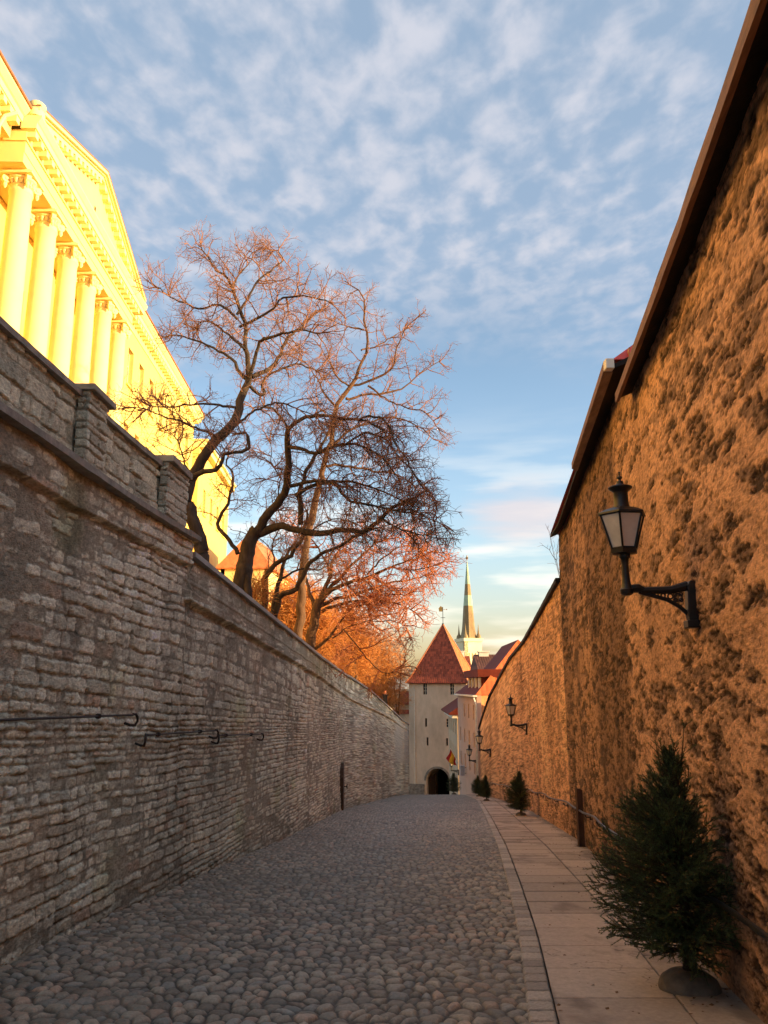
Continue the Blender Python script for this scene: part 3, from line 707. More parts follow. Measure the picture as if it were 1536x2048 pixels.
# ------------------------------------------------------------------ palace on the terrace, left
def frame(O, u, w):
    O, u, w = Vector(O), Vector(u).normalized(), Vector(w).normalized()
    return lambda a, b, c: O + u*a + Vector((0,0,1))*b + w*c
def wall_open(F, u0, u1, v0, v1, w, ops, depth, mat, name, parent, thick=.6, pane=None, framemat=None, sill=None, pname='window', bars=True):
    """wall slab with rectangular openings; every opening gets a recessed window part"""
    us = sorted({u0, u1, *[o[0] for o in ops], *[o[1] for o in ops]}); vs = sorted({v0, v1, *[o[2] for o in ops], *[o[3] for o in ops]})
    b = MB(F)
    for i in range(len(us)-1):
        for j in range(len(vs)-1):
            cu, cv = (us[i]+us[i+1])/2, (vs[j]+vs[j+1])/2
            if any(o[0] < cu < o[1] and o[2] < cv < o[3] for o in ops): continue
            b.add([(us[i],vs[j],w),(us[i+1],vs[j],w),(us[i+1],vs[j+1],w),(us[i],vs[j+1],w)], [(0,1,2,3)])
    for a, c, d, e in ops:
        k = w-depth
        b.add([(a,d,w),(c,d,w),(c,e,w),(a,e,w),(a,d,k),(c,d,k),(c,e,k),(a,e,k)], [(0,1,5,4),(1,2,6,5),(2,3,7,6),(3,0,4,7)])
    t = w-thick
    b.add([(u0,v0,w),(u1,v0,w),(u1,v1,w),(u0,v1,w),(u0,v0,t),(u1,v0,t),(u1,v1,t),(u0,v1,t)], [(4,7,6,5),(0,4,5,1),(1,5,6,2),(2,6,7,3),(3,7,4,0)])
    wl = b.build(name, mat, parent)
    for a, c, d, e in ops:
        f = MB(F); k = w-depth; g = min(.07, (c-a)*.12)
        f.box(a, a+g, d, e, k, k+.05).box(c-g, c, d, e, k, k+.05).box(a+g, c-g, d, d+g, k, k+.05).box(a+g, c-g, e-g, e, k, k+.05)
        if bars:
            m = (a+c)/2; f.box(m-g*.4, m+g*.4, d+g, e-g, k, k+.045)
            n = d+(e-d)*.62; f.box(a+g, c-g, n-g*.4, n+g*.4, k+.002, k+.043)
        fr = f.build(pname, framemat or M['frame'], parent)
        p = MB(F); p.box(a+.002, c-.002, d+.002, e-.002, k-.03, k+.012); p.build('pane', pane or M['glass'], fr)
        if sill:
            s_ = MB(F); s_.box(a-.08, c+.08, d-.1, d-.003, w+.003, w+sill); s_.build('sill', mat, fr)
    return wl
palace = empty('palace', (-12, 30, 5), 'sunlit pale yellow palace with six giant columns and a pediment above the left wall', 'palace')
palace.location = (0, 0, 0)
u = Vector((-.033, 1, 0)).normalized(); w_ = Vector((1, .033, 0)).normalized()
PF = frame((-12, 0, 0), u, w_)
def palace_build():
    W = -.55
    # long wall behind and beside the portico, with two rows of windows
    ops = [(y-.55, y+.55, 17.3, 19.62) for y in (11.5, 14, 16.5, 19, 21.6)] + [(y-.5, y+.5, 17.55, 19.65) for y in (41.2, 43.4, 45.7, 48.2, 50.8, 53.5, 56.0)]
    ops += [(y-.45, y+.45, 13.4, 15.45) for y in (41.2, 43.4, 45.7, 48.2, 50.8, 53.5, 56.0)] + [(y-.5, y+.5, 13.4, 15.6) for y in (14, 16.5, 19, 21.6)]
    l = [o for o in ops if o[1] < 24.4]; r = [o for o in ops if o[0] > 39.8]
    wall_open(PF, 2.0, 24.3, 3.0, 20.7, W, l, .28, M['palacewall'], 'wall', palace, 8, sill=.12)
    wall_open(PF, 40.0, 58.2, 3.0, 20.7, W, r, .28, M['palacewall'], 'wall', palace, 8, sill=.12)
    pw = [(y-.5, y+.5, 14.9, 17.4) for y in (27.3, 29.7, 32.15, 34.6, 37.05)]
    wall_open(PF, 24.3, 40.0, 3.0, 20.7, -1.75, pw, .25, M['palacewall'], 'wall', palace, 6.5, sill=.1)
    b = MB(PF); b.box(24.3, 40.0, 3.0, 9.6, -1.74, .25); b.build('portico_base', M['palace'], palace)
    # giant order
    for i in range(6):
        y = 26.15 + 2.43*i; cu, cw = y, -.42
        c = PF(cu, 0, cw); s = MB()
        H0, H1, R = 9.6, 19.26, .45
        prof = [(R*1.3, H0), (R*1.3, H0+.18), (R*1.12, H0+.25), (R*1.22, H0+.36), (R*1.05, H0+.5)]
        for t in np.linspace(0, 1, 9): prof.append((R*(1.0 - .14*t**1.8), H0+.55+(H1-H0-.75)*t))
        prof += [(R*.93, H1-.16), (R*.95, H1-.10), (R*.93, H1-.04)]
        s.lathe(prof, 28, (c.x, c.y, 0)); col_ = s.build('column', M['palacetrim'], palace, True)
        k = MB(); k.lathe([(R*.86, H1-.04), (R*.88, H1+.06), (R*.98, H1+.09), (R*.90, H1+.13), (R*.92, H1+.26), (R*1.12, H1+.34), (R*1.15, H1+.40)], 24, (c.x, c.y, 0))
        for q in range(16):
            a = 2*math.pi*q/16; k.tube([(c.x+R*.9*math.cos(a), c.y+R*.9*math.sin(a), H1+.13), (c.x+R*1.0*math.cos(a), c.y+R*1.0*math.sin(a), H1+.29)], [.05, .07], 6)
        for a in (math.pi/4, 3*math.pi/4, -math.pi/4, -3*math.pi/4):
            d = Vector((math.cos(a), math.sin(a), 0)); e = Vector((-d.y, d.x, 0)); o = Vector((c.x, c.y, H1+.27)) + d*R*1.22
            k.tube([o-e*.08, o+e*.08], .16, 12); k.tube([o-e*.10, o+e*.10], .06, 8)
            k.tube([o+d*.02-Vector((0,0,.12)), o+d*.03-Vector((0,0,.26)), o+d*.02-Vector((0,0,.36))], [.07, .075, .02], 8)
        k.build('capital', M['palacetrim'], col_)
        ab = MB(PF); ab.box(y-.60, y+.60, H1+.42, H1+.50, cw-.58, cw+.58); ab.box(y-.55, y+.55, H1+.50, H1+.575, cw-.50, cw+.50); ab.build('abacus', M['palacetrim'], col_)
    # entablature, cornice and modillions of the portico
    b = MB(PF); b.box(25.2, 39.2, 19.84, 20.25, -1.7, -.03).box(25.2, 39.2, 20.25, 20.68, -1.7, -.005).box(25.15, 39.25, 20.68, 20.76, -1.7, .05).box(25.2, 39.2, 20.76, 21.15, -1.7, -.006); b.build('entablature', M['palace'], palace)
    def cornice(name, u0, u1, z, w0, out, par=palace):
        sec = [(z, w0), (z, w0+out*.78), (z+.22, w0+out*.80), (z+.26, w0+out*.86), (z+.44, w0+out), (z+.52, w0+out), (z+.52, w0)]
        m = MB(PF); n = len(sec)
        m.add([(u0, a, q) for a, q in sec] + [(u1, a, q) for a, q in sec], [tuple(range(n))[::-1], tuple(range(n, 2*n))] + [(i, (i+1)%n, n+(i+1)%n, n+i) for i in range(n)])
        return m.build(name, M['palacetrim'], par)
    def comb(name, pts0, pts1, drop, w0, w1, sp, wid):
        # toothed strip hanging under a cornice from pts0 to pts1 (u, v): one piece
        n = int(math.dist(pts0, pts1)/sp); P = []; du, dv = (pts1[0]-pts0[0])/n, (pts1[1]-pts0[1])/n
        top = [(pts1[0], pts1[1], w0), (pts0[0], pts0[1], w0)]
        for q in range(n):
            a = (pts0[0]+du*q, pts0[1]+dv*q); f0, f1 = (1-wid)/2, (1+wid)/2
            P += [(a[0]+du*f0, a[1]+dv*f0-.05, w0), (a[0]+du*f0, a[1]+dv*f0-drop, w0), (a[0]+du*f1, a[1]+dv*f1-drop, w0), (a[0]+du*f1, a[1]+dv*f1-.05, w0)]
        m = MB(PF); m.prism(P + top, (0, 0, w1-w0)); return m.build(name, M['palacetrim'], palace)
    def modillions(u0, u1, z, w0, out):
        comb('dentil_band', (u0, z-.003), (u1, z-.003), .26, w0, w0+out*.62, .52, .5)
    cornice('cornice', 25.1, 39.95, 21.15, -.2, .72); modillions(25.1, 39.4, 21.15, -.006, .50)
    # pediment
    Lu, Ru, Au, z0, za = 25.1, 39.95, 32.55, 21.69, 24.25
    b = MB(PF); b.prism([(Lu+.12, z0-.01, -.012), (Ru-.12, z0-.01, -.012), (Au, za-.02, -.012)], (0, 0, -3.0)); b.build('tympanum', M['palace'], palace)
    sl = MB(PF); sl.box(32.4, 32.55, 22.1, 22.8, -.011, .01); sl.build('vent_slit', M['dark'], palace)
    rk = MB(PF)
    for a, c in (((Lu, z0-.02), (Au, za)), ((Au, za), (Ru, z0-.02))):
        for o0, o1, t0, t1 in ((-.02, .42, .0, .16), (-.02, .50, .16, .24), (-.02, .62, .24, .38)):
            rk.add([(a[0], a[1]+t0, o0), (c[0], c[1]+t0, o0), (c[0], c[1]+t1, o0), (a[0], a[1]+t1, o0), (a[0], a[1]+t0, o1-.2), (c[0], c[1]+t0, o1-.2), (c[0], c[1]+t1, o1-.2), (a[0], a[1]+t1, o1-.2)],
                   [(0,1,2,3), (4,7,6,5), (0,4,5,1), (1,5,6,2), (2,6,7,3), (3,7,4,0)])
    rk.build('raking_cornice', M['palacetrim'], palace)
    comb('dentil_band', (Lu+.9, z0+.9*(za-z0)/(Au-Lu)-.02), (Au-.1, za-.06), .26, -.008, .26, .5, .5)
    comb('dentil_band', (Au+.1, za-.06), (Ru-.9, z0+.9*(za-z0)/(Au-Lu)-.02), .26, -.008, .26, .5, .5)
    rf = MB(PF)
    for a, c in (((Lu-.02, z0+.36), (Au, za+.38)), ((Au, za+.38), (Ru+.02, z0+.36))):
        rf.add([(a[0], a[1]+.003, -6), (c[0], c[1]+.003, -6), (c[0], c[1]+.06, -6), (a[0], a[1]+.06, -6), (a[0], a[1]+.003, .44), (c[0], c[1]+.003, .44), (c[0], c[1]+.06, .44), (a[0], a[1]+.06, .44)],
               [(0,1,2,3), (4,7,6,5), (0,4,5,1), (1,5,6,2), (2,6,7,3), (3,7,4,0)])
    rf.build('roof_edge', M['copper'], palace)
    # corner block (acroterion base) at the near end of the pediment
    c = PF(25.35, 0, .2); k = MB(); k.lathe([(.30, 21.70), (.30, 21.95), (.24, 22.02), (.31, 22.12), (.31, 22.25), (.22, 22.34), (.05, 22.37)], 14, (c.x, c.y, 0)); k.build('corner_urn', M['palacetrim'], palace, True)
    # wing cornices, frieze, roof edges
    for u0, u1 in ((2.0, 25.07), (40.0, 58.7)):
        f = MB(PF); f.box(u0, min(u1, 58.21), 20.7, 21.35, W-7, W+.04); f.build('frieze', M['palace'], palace)
        cornice('cornice', u0, u1, 21.36, W-.4, 1.05); modillions(u0+.1, min(u1, 58.3), 21.36, W+.04, .55)
        r_ = MB(PF); r_.box(u0, u1+.04, 21.885, 21.97, W-7, W+.72)
        r_.prism([(u0, 21.97, W+.6), (u0, 21.97, W-9), (u0, 23.6, W-4.5)], (u1-u0, 0, 0)); r_.build('roof', M['copper'], palace)
    d = MB(PF); d.tube([(24.05, 3, W+.12), (24.05, 20.4, W+.12), (24.2, 20.9, W+.2), (24.4, 21.2, W+.5)], .07, 8); d.build('downpipe', M['palacetrim'], palace)
    # lower end pavilion beyond the wing
    po = [(y-.5, y+.5, 14.6, 16.6) for y in (61, 64, 67, 70)]
    wall_open(PF, 58.25, 72.5, 3.0, 19.3, -.05, po, .25, M['palacewall'], 'pavilion_wall', palace, 7, sill=.1)
    c2 = MB(PF); c2.box(58.23, 72.8, 19.31, 19.75, -7, .4).box(58.23, 72.9, 19.75, 19.95, -7.1, .55); c2.build('pavilion_cornice', M['palacetrim'], palace)
palace_build()

# ------------------------------------------------------------------ houses below the palace (seen between the tree trunks)
def hip_house(name, label, pts, zb, zt, zr, wallmat, roofmat, over=.35, hip=.3, ops=None, cat='house', trim=None):
    """rectangular house from three ground corners (near-left, near-right, far-right)"""
    A, B, Cq = [Vector((p[0], p[1], 0)) for p in pts]; Dq = A + (Cq-B)
    o = empty(name, (0, 0, 0), label, cat)
    e1 = (B-A).normalized(); e2 = (Cq-B).normalized(); L1, L2 = (B-A).length, (Cq-B).length
    base = zb
    def wface(P, d, out, L, op):
        fr = frame((P.x, P.y, 0), d, out)
        return wall_open(fr, 0, L, zb, zt, 0, op, .16, wallmat, 'wall', o, .3, bars=False)
    ops = ops or {}
    wface(A, e1, -e2, L1, ops.get('front', [])); wface(B, e2, e1, L2, ops.get('right', []))
    wface(Dq, -e1, e2, L1, ops.get('back', [])); wface(A, e2, -e1, L2, ops.get('left', []))
    a, b, c, d = [p + q*over for p, q in ((A, (-e1-e2)), (B, (e1-e2)), (Cq, (e1+e2)), (Dq, (-e1+e2)))]
    long1 = L1 >= L2
    m = (a+b+c+d)/4
    ext = e1*(L1/2+over)*(1-hip) if long1 else e2*(L2/2+over)*(1-hip)
    r0, r1 = m-ext, m+ext
    P = [(*a.xy, zt), (*b.xy, zt), (*c.xy, zt), (*d.xy, zt), (*r0.xy, zr), (*r1.xy, zr), (*a.xy, zt-.12), (*b.xy, zt-.12), (*c.xy, zt-.12), (*d.xy, zt-.12)]
    if long1: fs = [(0,1,5,4), (1,2,5), (2,3,4,5), (3,0,4)]
    else: fs = [(0,1,4), (1,2,5,4), (2,3,5), (3,0,4,5)]
    rb = MB(); rb.add(P, fs + [(6,7,1,0), (7,8,2,1), (8,9,3,2), (9,6,0,3), (9,8,7,6)]); rb.build('roof', roofmat, o)
    if trim:
        t = MB(); t.bar((*a.xy, zt-.2), (*b.xy, zt-.2), .16).bar((*b.xy, zt-.2), (*c.xy, zt-.2), .16); t.build('gutter', trim, o)
    return o
p0 = at(372, 1120, 44); p1 = at(455, 1150, 50)
hip_house('low_annex', 'low terracotta-roofed annex at the foot of the palace, behind the first trunk', [(p0[0]-4, 43), (p0[0]+1.0, 43), (at(472, 1150, 56)[0], 56)], 2, at(410,1150,44)[2], at(420,1112,50)[2], M['orangew'], M['terracotta'], .3, .35)
p0 = at(498, 1190, 60); p1 = at(545, 1200, 66)
hip_house('gabled_house', 'yellow house with a steep terracotta roof glimpsed behind the forked trunk', [(p0[0]-2.2, 60), (p0[0]+1.4, 60), (p1[0]+1.2, 68)], -3, at(520,1135,60)[2], at(500,1082,64)[2], M['yellow'], M['terracotta'], .3, .25,
          {'right': [(2,3,at(520,1195,60)[2],at(520,1170,60)[2]), (5,6,at(520,1195,60)[2],at(520,1170,60)[2])]})

# ------------------------------------------------------------------ gate tower at the foot of the street
def gate_tower():
    o = empty('gate_tower', (0, 0, 0), 'square gate tower with a red tiled pyramid roof and dark archway', 'tower')
    a = math.radians(17); e1 = Vector((math.cos(a), -math.sin(a), 0)); n = Vector((-math.sin(a), -math.cos(a), 0))
    apx = Vector(at(886, 1249, 119)); Cx = Vector((apx.x, apx.y, 0)); hw = 4.15; zt = float(at(866, 1366, 115)[2]); zb = -15.6
    FR = frame(Cx + n*hw, e1, n); RR = frame(Cx + e1*hw, -n, e1); BK = frame(Cx - n*hw, -e1, -n); LF = frame(Cx - e1*hw, n, -e1)
    def uv(px, py):                                            # facade coordinates of a point the photograph shows
        x, y = (px-768)/F_PX, (1024-py)/F_PX
        r = Vector((x, math.cos(TH)-y*math.sin(TH), math.sin(TH)+y*math.cos(TH))); Op = Cx + n*hw; E = Vector((0, 0, EYE))
        t = (Op-E).dot(n)/r.dot(n); p = E + r*t - Op; return p.dot(e1), p.z
    ops = []
    for px, py, w, h in ((850, 1378, .55, 1.5), (904, 1378, .55, 1.5), (852, 1445, .28, 1.15), (855, 1483, .26, 1.1), (896, 1446, .5, 1.1), (894, 1484, .28, 1.0)):
        cu, cv = uv(px, py); ops.append((cu-w/2, cu+w/2, cv-h/2, cv+h/2))
    au, atop = uv(875, 1537); ar = 1.62
    us = sorted({-hw, hw, au-ar, au+ar, *[q[0] for q in ops], *[q[1] for q in ops]}); vs = sorted({zb, zt, atop, *[q[2] for q in ops], *[q[3] for q in ops]})
    b = MB(FR); holes = ops + [(au-ar, au+ar, zb, atop)]
    for i in range(len(us)-1):
        for j in range(len(vs)-1):
            cu, cv = (us[i]+us[i+1])/2, (vs[j]+vs[j+1])/2
            if any(q[0] < cu < q[1] and q[2] < cv < q[3] for q in holes): continue
            b.add([(us[i],vs[j],0),(us[i+1],vs[j],0),(us[i+1],vs[j+1],0),(us[i],vs[j+1],0)], [(0,1,2,3)])
    for q in ops:
        u0, u1, v0, v1 = q
        b.add([(u0,v0,0),(u1,v0,0),(u1,v1,0),(u0,v1,0),(u0,v0,-.35),(u1,v0,-.35),(u1,v1,-.35),(u0,v1,-.35)], [(0,1,5,4),(1,2,6,5),(2,3,7,6),(3,0,4,7)])
    K = 20; zs = atop-ar
    arc = [(au - ar*math.cos(math.pi*k/K), zs + ar*math.sin(math.pi*k/K)) for k in range(K+1)]
    for k in range(K):
        p, q = arc[k], arc[k+1]
        b.add([(p[0],p[1],0),(q[0],q[1],0),(q[0],atop,0),(p[0],atop,0)], [(0,1,2,3)])
        b.add([(p[0],p[1],0),(q[0],q[1],0),(q[0],q[1],-7),(p[0],p[1],-7)], [(0,3,2,1)])
    for sx in (-1, 1): b.add([(au+sx*ar,zb,0),(au+sx*ar,zs,0),(au+sx*ar,zs,-7),(au+sx*ar,zb,-7)], [(0,1,2,3)])
    for fr in (RR, BK, LF):
        b.M = fr; b.add([(-hw,zb,0),(hw,zb,0),(hw,zt,0),(-hw,zt,0)], [(0,1,2,3)])
    b.build('wall', M['towerwall'], o)
    for q in ops[:2] + ops[4:5]:
        f = MB(FR); u0, u1, v0, v1 = q; f.box(u0, u1, v0, v1, -.3, -.25); w = f.build('window', M['glass'], o)
        g = MB(FR); m = (u0+u1)/2; g.box(m-.03, m+.03, v0, v1, -.248, -.2)
        for t in (.33, .66): g.box(u0, u1, v0+(v1-v0)*t-.025, v0+(v1-v0)*t+.025, -.249, -.205)
        g.build('glazing_bar', M['frame'], w)
    for q in ops[2:4] + ops[5:]:
        f = MB(FR); f.box(q[0], q[1], q[2], q[3], -.5, -.34); f.build('arrow_slit', M['dark'], o)
    ring = MB(FR)
    for k in range(K):
        p, q = arc[k], arc[k+1]; s = 1.17
        P = [(au+(p[0]-au), p[1]), (au+(q[0]-au), q[1]), (au+(q[0]-au)*s, zs+(q[1]-zs)*s), (au+(p[0]-au)*s, zs+(p[1]-zs)*s)]
        ring.add([(x, z, .06) for x, z in P] + [(x, z, .003) for x, z in P], [(0,1,2,3), (0,4,5,1), (2,6,7,3)])
    ring.build('arch_ring', M['stone'], o)
    ps = MB(FR); ps.box(-hw-.1, au-ar-.25, zb, -11.6, .004, .22).box(au+ar+.25, hw+.1, zb, -11.6, .004, .22); ps.build('plinth', M['stone'], o)
    dk = MB(FR); dk.box(au-ar-.4, au+ar+.4, zb, atop+.4, -7.3, -7.02); dk.build('passage_end', M['dark'], o)
    lf = MB(FR); lf.prism([(au-ar*.98, zb, -1.2), (au-ar*.55, zb, -2.5), (au-ar*.55, zs+.7, -2.5), (au-ar*.98, zs+.2, -1.2)], (.05, 0, .05)); lf.build('gate_leaf', M['wood'], o)
    # hipped pyramid roof with flared eaves
    ov = .42; az = float(apx.z); zz = zt+.02
    def cor(k, z): return [tuple(Cx + e1*sx*k + n*sn*k + Vector((0,0,z))) for sx, sn in ((-1,1),(1,1),(1,-1),(-1,-1))]
    R0, R1, R2 = cor(hw+ov, zz), cor(hw-.25, zz+.95), cor(.02, az)
    for idx, (i, j) in enumerate(((0,1),(1,2),(2,3),(3,0))):
        r = MB(); r.add([R0[i], R0[j], R1[j], R1[i], R2[j], R2[i]], [(0,1,2,3), (3,2,4,5)])
        r.build('roof', M['redtile'] if idx in (0, 2) else M['redtile2'], o)
    sf = MB(); sf.add(R0 + cor(hw+ov, zz-.10), [(0,4,5,1), (1,5,6,2), (2,6,7,3), (3,7,4,0), (7,6,5,4)]); sf.build('eave', M['maroon'], o)
    hp = MB()
    for i in range(4): hp.tube([R0[i], R1[i], R2[i]], .11, 6)
    hp.build('hip_ridge', M['terracotta'], o)
    # gilded weather vane
    v = MB(); v.tube([apx, apx + Vector((0, 0, 2.6))], .045, 6).lathe([(.02,-.1),(.16,.02),(.16,.12),(.02,.22)], 10, tuple(apx)); v.build('vane_pole', M['iron'], o)
    p = apx + Vector((0, 0, 1.0)); cr = MB(); cr.bar(p-e1*.35, p+e1*.35, .06).bar(p-n*.3, p+n*.3, .06); cr.build('vane_cross', M['iron'], o)
    p = apx + Vector((0, 0, 2.2)); fl = MB()
    fl.prism([p-e1*.55-Vector((0,0,.28)), p-e1*.06-Vector((0,0,.30)), p-e1*.04+Vector((0,0,.32)), p-e1*.3+Vector((0,0,.55)), p-e1*.62+Vector((0,0,.2))], n*.04)
    fl.bar(p, p+e1*.55, .05).lathe([(.01,-.1),(.1,0),(.01,.1)], 8, tuple(p+e1*.6)); fl.build('vane_flag', M['gold'], o)
    pu_, _ = uv(830, 1500); pp = MB(FR); pp.tube([(pu_, zb, .12), (pu_, zt-1.0, .12), (pu_-.02, zt-.3, .3)], .075, 8); pp.build('downpipe', M['pipe'], o)
    return o
gate_tower()
def turret():
    A = at(803, 1480, 117); o = empty('wall_turret', (0, 0, 0), 'small tiled turret on the old town wall, left against the gate tower', 'turret')
    x0, x1 = at(795, 1400, 119)[0], at(823, 1400, 119)[0]; z0, z1, z2 = at(800, 1409, 119)[2], at(800, 1396, 119)[2], at(800, 1382, 119)[2]
    b = MB(); b.box(x0+.25, x1+.4, 119.2, 122, -16, z0+.02); b.build('wall', M['towerwall'], o)
    r = MB(); r.add([(x0-.1,118.7,z0),(x1+.1,118.7,z0),(x1+.1,122.4,z0),(x0-.1,122.4,z0),(x0+.5,120.3,z2),(x1-.4,120.3,z2)], [(0,1,5,4),(1,2,5),(2,3,4,5),(3,0,4),(3,2,1,0)]); r.build('roof', M['redtile'], o)
    q0, q1 = at(796, 1440, 116)[0], at(822, 1440, 116)[0]
    w = MB(); w.box(q0-6, q1+.3, 118.2, 119.0, -16, at(800, 1428, 118)[2]); w.build('curtain_wall', M['towerwall'], o)
    k = MB(); zc = at(800, 1428, 118)[2]; k.prism([(q0-6,118.0,zc+.005),(q0-6,119.2,zc+.005),(q0-6,118.6,zc+.6)], (q1-q0+6.3,0,0)); k.build('wall_tiles', M['redtile'], o)
turret()

# ------------------------------------------------------------------ church steeple far beyond
def steeple():
    Y = 420.0; o = empty('church_tower', (0, 0, 0), 'far church tower of pale stone under a very tall needle spire', 'church')
    a = math.radians(21); e1 = Vector((math.cos(a), math.sin(a), 0)); n = Vector((math.sin(a), -math.cos(a), 0))   # e1: along the lit front
    P = lambda px, py: Vector(at(px, py, Y)); m = (P(1000, 1280)-P(900, 1280)).x/100
    hw = 19.2*m; c0 = P(939.5, 1281); C = Vector((c0.x, Y+hw, 0)); zt = float(P(940, 1283).z); zb = -30
    FR = frame(C + n*hw, e1, n); LF = frame(C - e1*hw, n, -e1)
    ops = [(x*m-1.15*m, x*m+1.15*m, float(P(940, 1318).z), float(P(940, 1306).z)) for x in (-9.5, -2.5, 4.5, 11)]
    wall_open(FR, -hw, hw, zb, zt, 0, ops, 1.0, M['limestone'], 'wall', o, 2, pane=M['dark'], framemat=M['limestone'], pname='belfry_opening', bars=False)
    wall_open(LF, -hw, hw, zb, zt, 0, [(q[0]*.8, q[1]*.8, q[2], q[3]) for q in ops], 1.0, M['limestone'], 'wall', o, 2, pane=M['dark'], framemat=M['limestone'], pname='belfry_opening', bars=False)
    R = frame(C + e1*hw, -n, e1); B = frame(C - n*hw, -e1, -n); b = MB()
    for fr in (R, B):
        k = MB(fr); k.box(-hw+.01, hw-.01, zb, zt, -1, 0); b.f += [[i+len(b.v) for i in f] for f in k.f]; b.v += k.v
    b.build('wall', M['limestone'], o)
    pr = MB(FR); pr.box(-hw-.6, hw+.6, zt+.01, zt+1.7, -2*hw-.6, .6); pr.build('parapet', M['limestone'], o)
    z = lambda py: float(P(940, py).z)
    prof = [(1278, 17.0), (1268, 14.6), (1260, 12.9), (1250, 11.8), (1240, 11.0), (1220, 9.6), (1210, 8.9), (1189, 6.9), (1166, 5.0), (1140, 2.6), (1122, .9), (1116, .15)]
    def seg(p0, p1, mat, nm):
        pts = [p for p in prof if p0 >= p[0] >= p1]; s = MB()
        s.lathe([(r*m/math.cos(math.pi/8)*.98, z(py)) for py, r in pts], 8, (C.x, C.y, 0), a+math.pi/8, False); s.build(nm, mat, o)
    seg(1278, 1210, M['patina'], 'spire'); seg(1210, 1189, M['verdigris'], 'spire_band'); seg(1189, 1166, M['patina'], 'spire_upper'); seg(1166, 1116, M['verdigris'], 'spire_tip')
    k = MB(); k.tube([(C.x, C.y, z(1117)), (C.x, C.y, z(1108))], .3, 5).lathe([(.1,-.8),(.9,0),(.1,.8)], 8, (C.x, C.y, z(1113))); k.build('finial', M['gold'], o)
    for sx, sn in ((-1,1),(1,1),(1,-1),(-1,-1)):
        p = C + e1*sx*(hw-1.2) + n*sn*(hw-1.2); q = MB()
        q.lathe([(1.5, zt+1.72), (1.3, zt+3.0), (.55, zt+4.2), (.28, zt+6.5), (.02, zt+9.5)], 8, (p.x, p.y, 0), a); q.build('pinnacle', M['patina'], o)
steeple()

# ------------------------------------------------------------------ houses at the foot of the street, right
def pink_house():
    o = empty('pink_house', (0, 0, 0), 'tall pink plaster house with maroon dormer roof at the garden wall end', 'house')
    A = at(958, 1590, 71.5); Bp = at(919, 1590, 86.0); zt = float(at(957, 1390, 71.5)[2]); zb = -12.0
    A = Vector((A[0], 71.5, 0)); Bp = Vector((Bp[0], 86.0, 0)); d = (Bp-A).normalized(); L = (Bp-A).length; out = Vector((-d.y, d.x, 0))
    FS = frame(A, d, out); ops = []
    for t, cols in ((-.9, 3), (-3.3, 4), (-5.6, 4)):
        for k in range(cols): uu = 2.2 + k*3.4; ops.append((uu-.42, uu+.42, zt+t-1.25, zt+t))
    ops.append((1.3, 2.2, -8.9, -6.9))
    wall_open(FS, 0, L, zb, zt, 0, ops, .14, M['pink'], 'wall', o, .4, bars=False)
    # sunlit end wall facing up the street, above the garden wall
    e = Vector((.86, .51, 0)); E1 = frame(A + e*.02, e, Vector((e.y, -e.x, 0))); W = 9.0
    rz = zt + 5.2
    b = MB(E1); b.add([(0,zb,0),(W,zb,0),(W,zt,0),(0,zt,0)], [(0,1,2,3)]); b.build('end_wall', M['orangew'], o)
    # roofs: tiled hip over the end wall, maroon metal over the street side
    q = lambda a, z, w_: A + e*a + d*w_ + Vector((0, 0, z))
    apex = A + e*6.0 + d*4.5 + Vector((0, 0, rz)); far = Bp + e*6.0 - d*.3 + Vector((0, 0, rz-.2))
    c0 = A - d*.35 + out*.15 + Vector((0, 0, zt)); c1 = A + e*(W+3) - d*.4 + Vector((0, 0, zt)); f0 = Bp + out*.3 + Vector((0, 0, zt))
    r = MB(); r.add([c0, c1, apex], [(0,1,2)]); r.add([c1, c1+d*16, far, apex], [(0,1,2,3)]); r.build('tile_roof', M['orangetile'], o)
    n_ = 8; sv = []; sf = []
    for i in range(n_+1):
        t = i/n_; lift = .9*math.sin(math.pi*t)*.0
        lo0, hi0 = c0, apex; lo1, hi1 = f0, far
        cur = -.45*math.sin(math.pi*min(1, t*1.0))
        sv += [lo0.lerp(hi0, t)+Vector((0,0,cur)), lo1.lerp(hi1, t)+Vector((0,0,cur))]
        if i: sf.append((2*i-2, 2*i-1, 2*i+1, 2*i))
    m = MB(); m.add(sv, sf); m.build('metal_roof', M['maroon'], o)
    ev = MB(FS); ev.box(-.3, L+.1, zt-.16, zt-.01, .003, .38); ev.build('eave_cornice', M['white'], o)
    # dormer row: flat maroon roof on white posts
    dm = MB(FS); dm.box(2.6, 12.2, zt+.3, zt+1.55, -2.2, -.85); w = dm.build('dormer', M['maroon'], o)
    dr = MB(FS); dr.box(2.2, 12.6, zt+1.56, zt+2.25, -3.4, -.45); dr.build('dormer_roof', M['maroon'], w)
    for k in range(4):
        ps = MB(FS); uu = 3.0 + k*2.4; ps.box(uu, uu+.26, zt+.55, zt+1.55, -.845, -.62); ps.build('dormer_post', M['white'], w)
    dp = MB(FS); dp.tube([(-.15, zt-.25, .3), (-.2, zt-.9, .1), (-.15, zt-1.4, .1), (-.15, zb, .1)], .09, 8); dp.build('downpipe', M['pipe'], o)
pink_house()
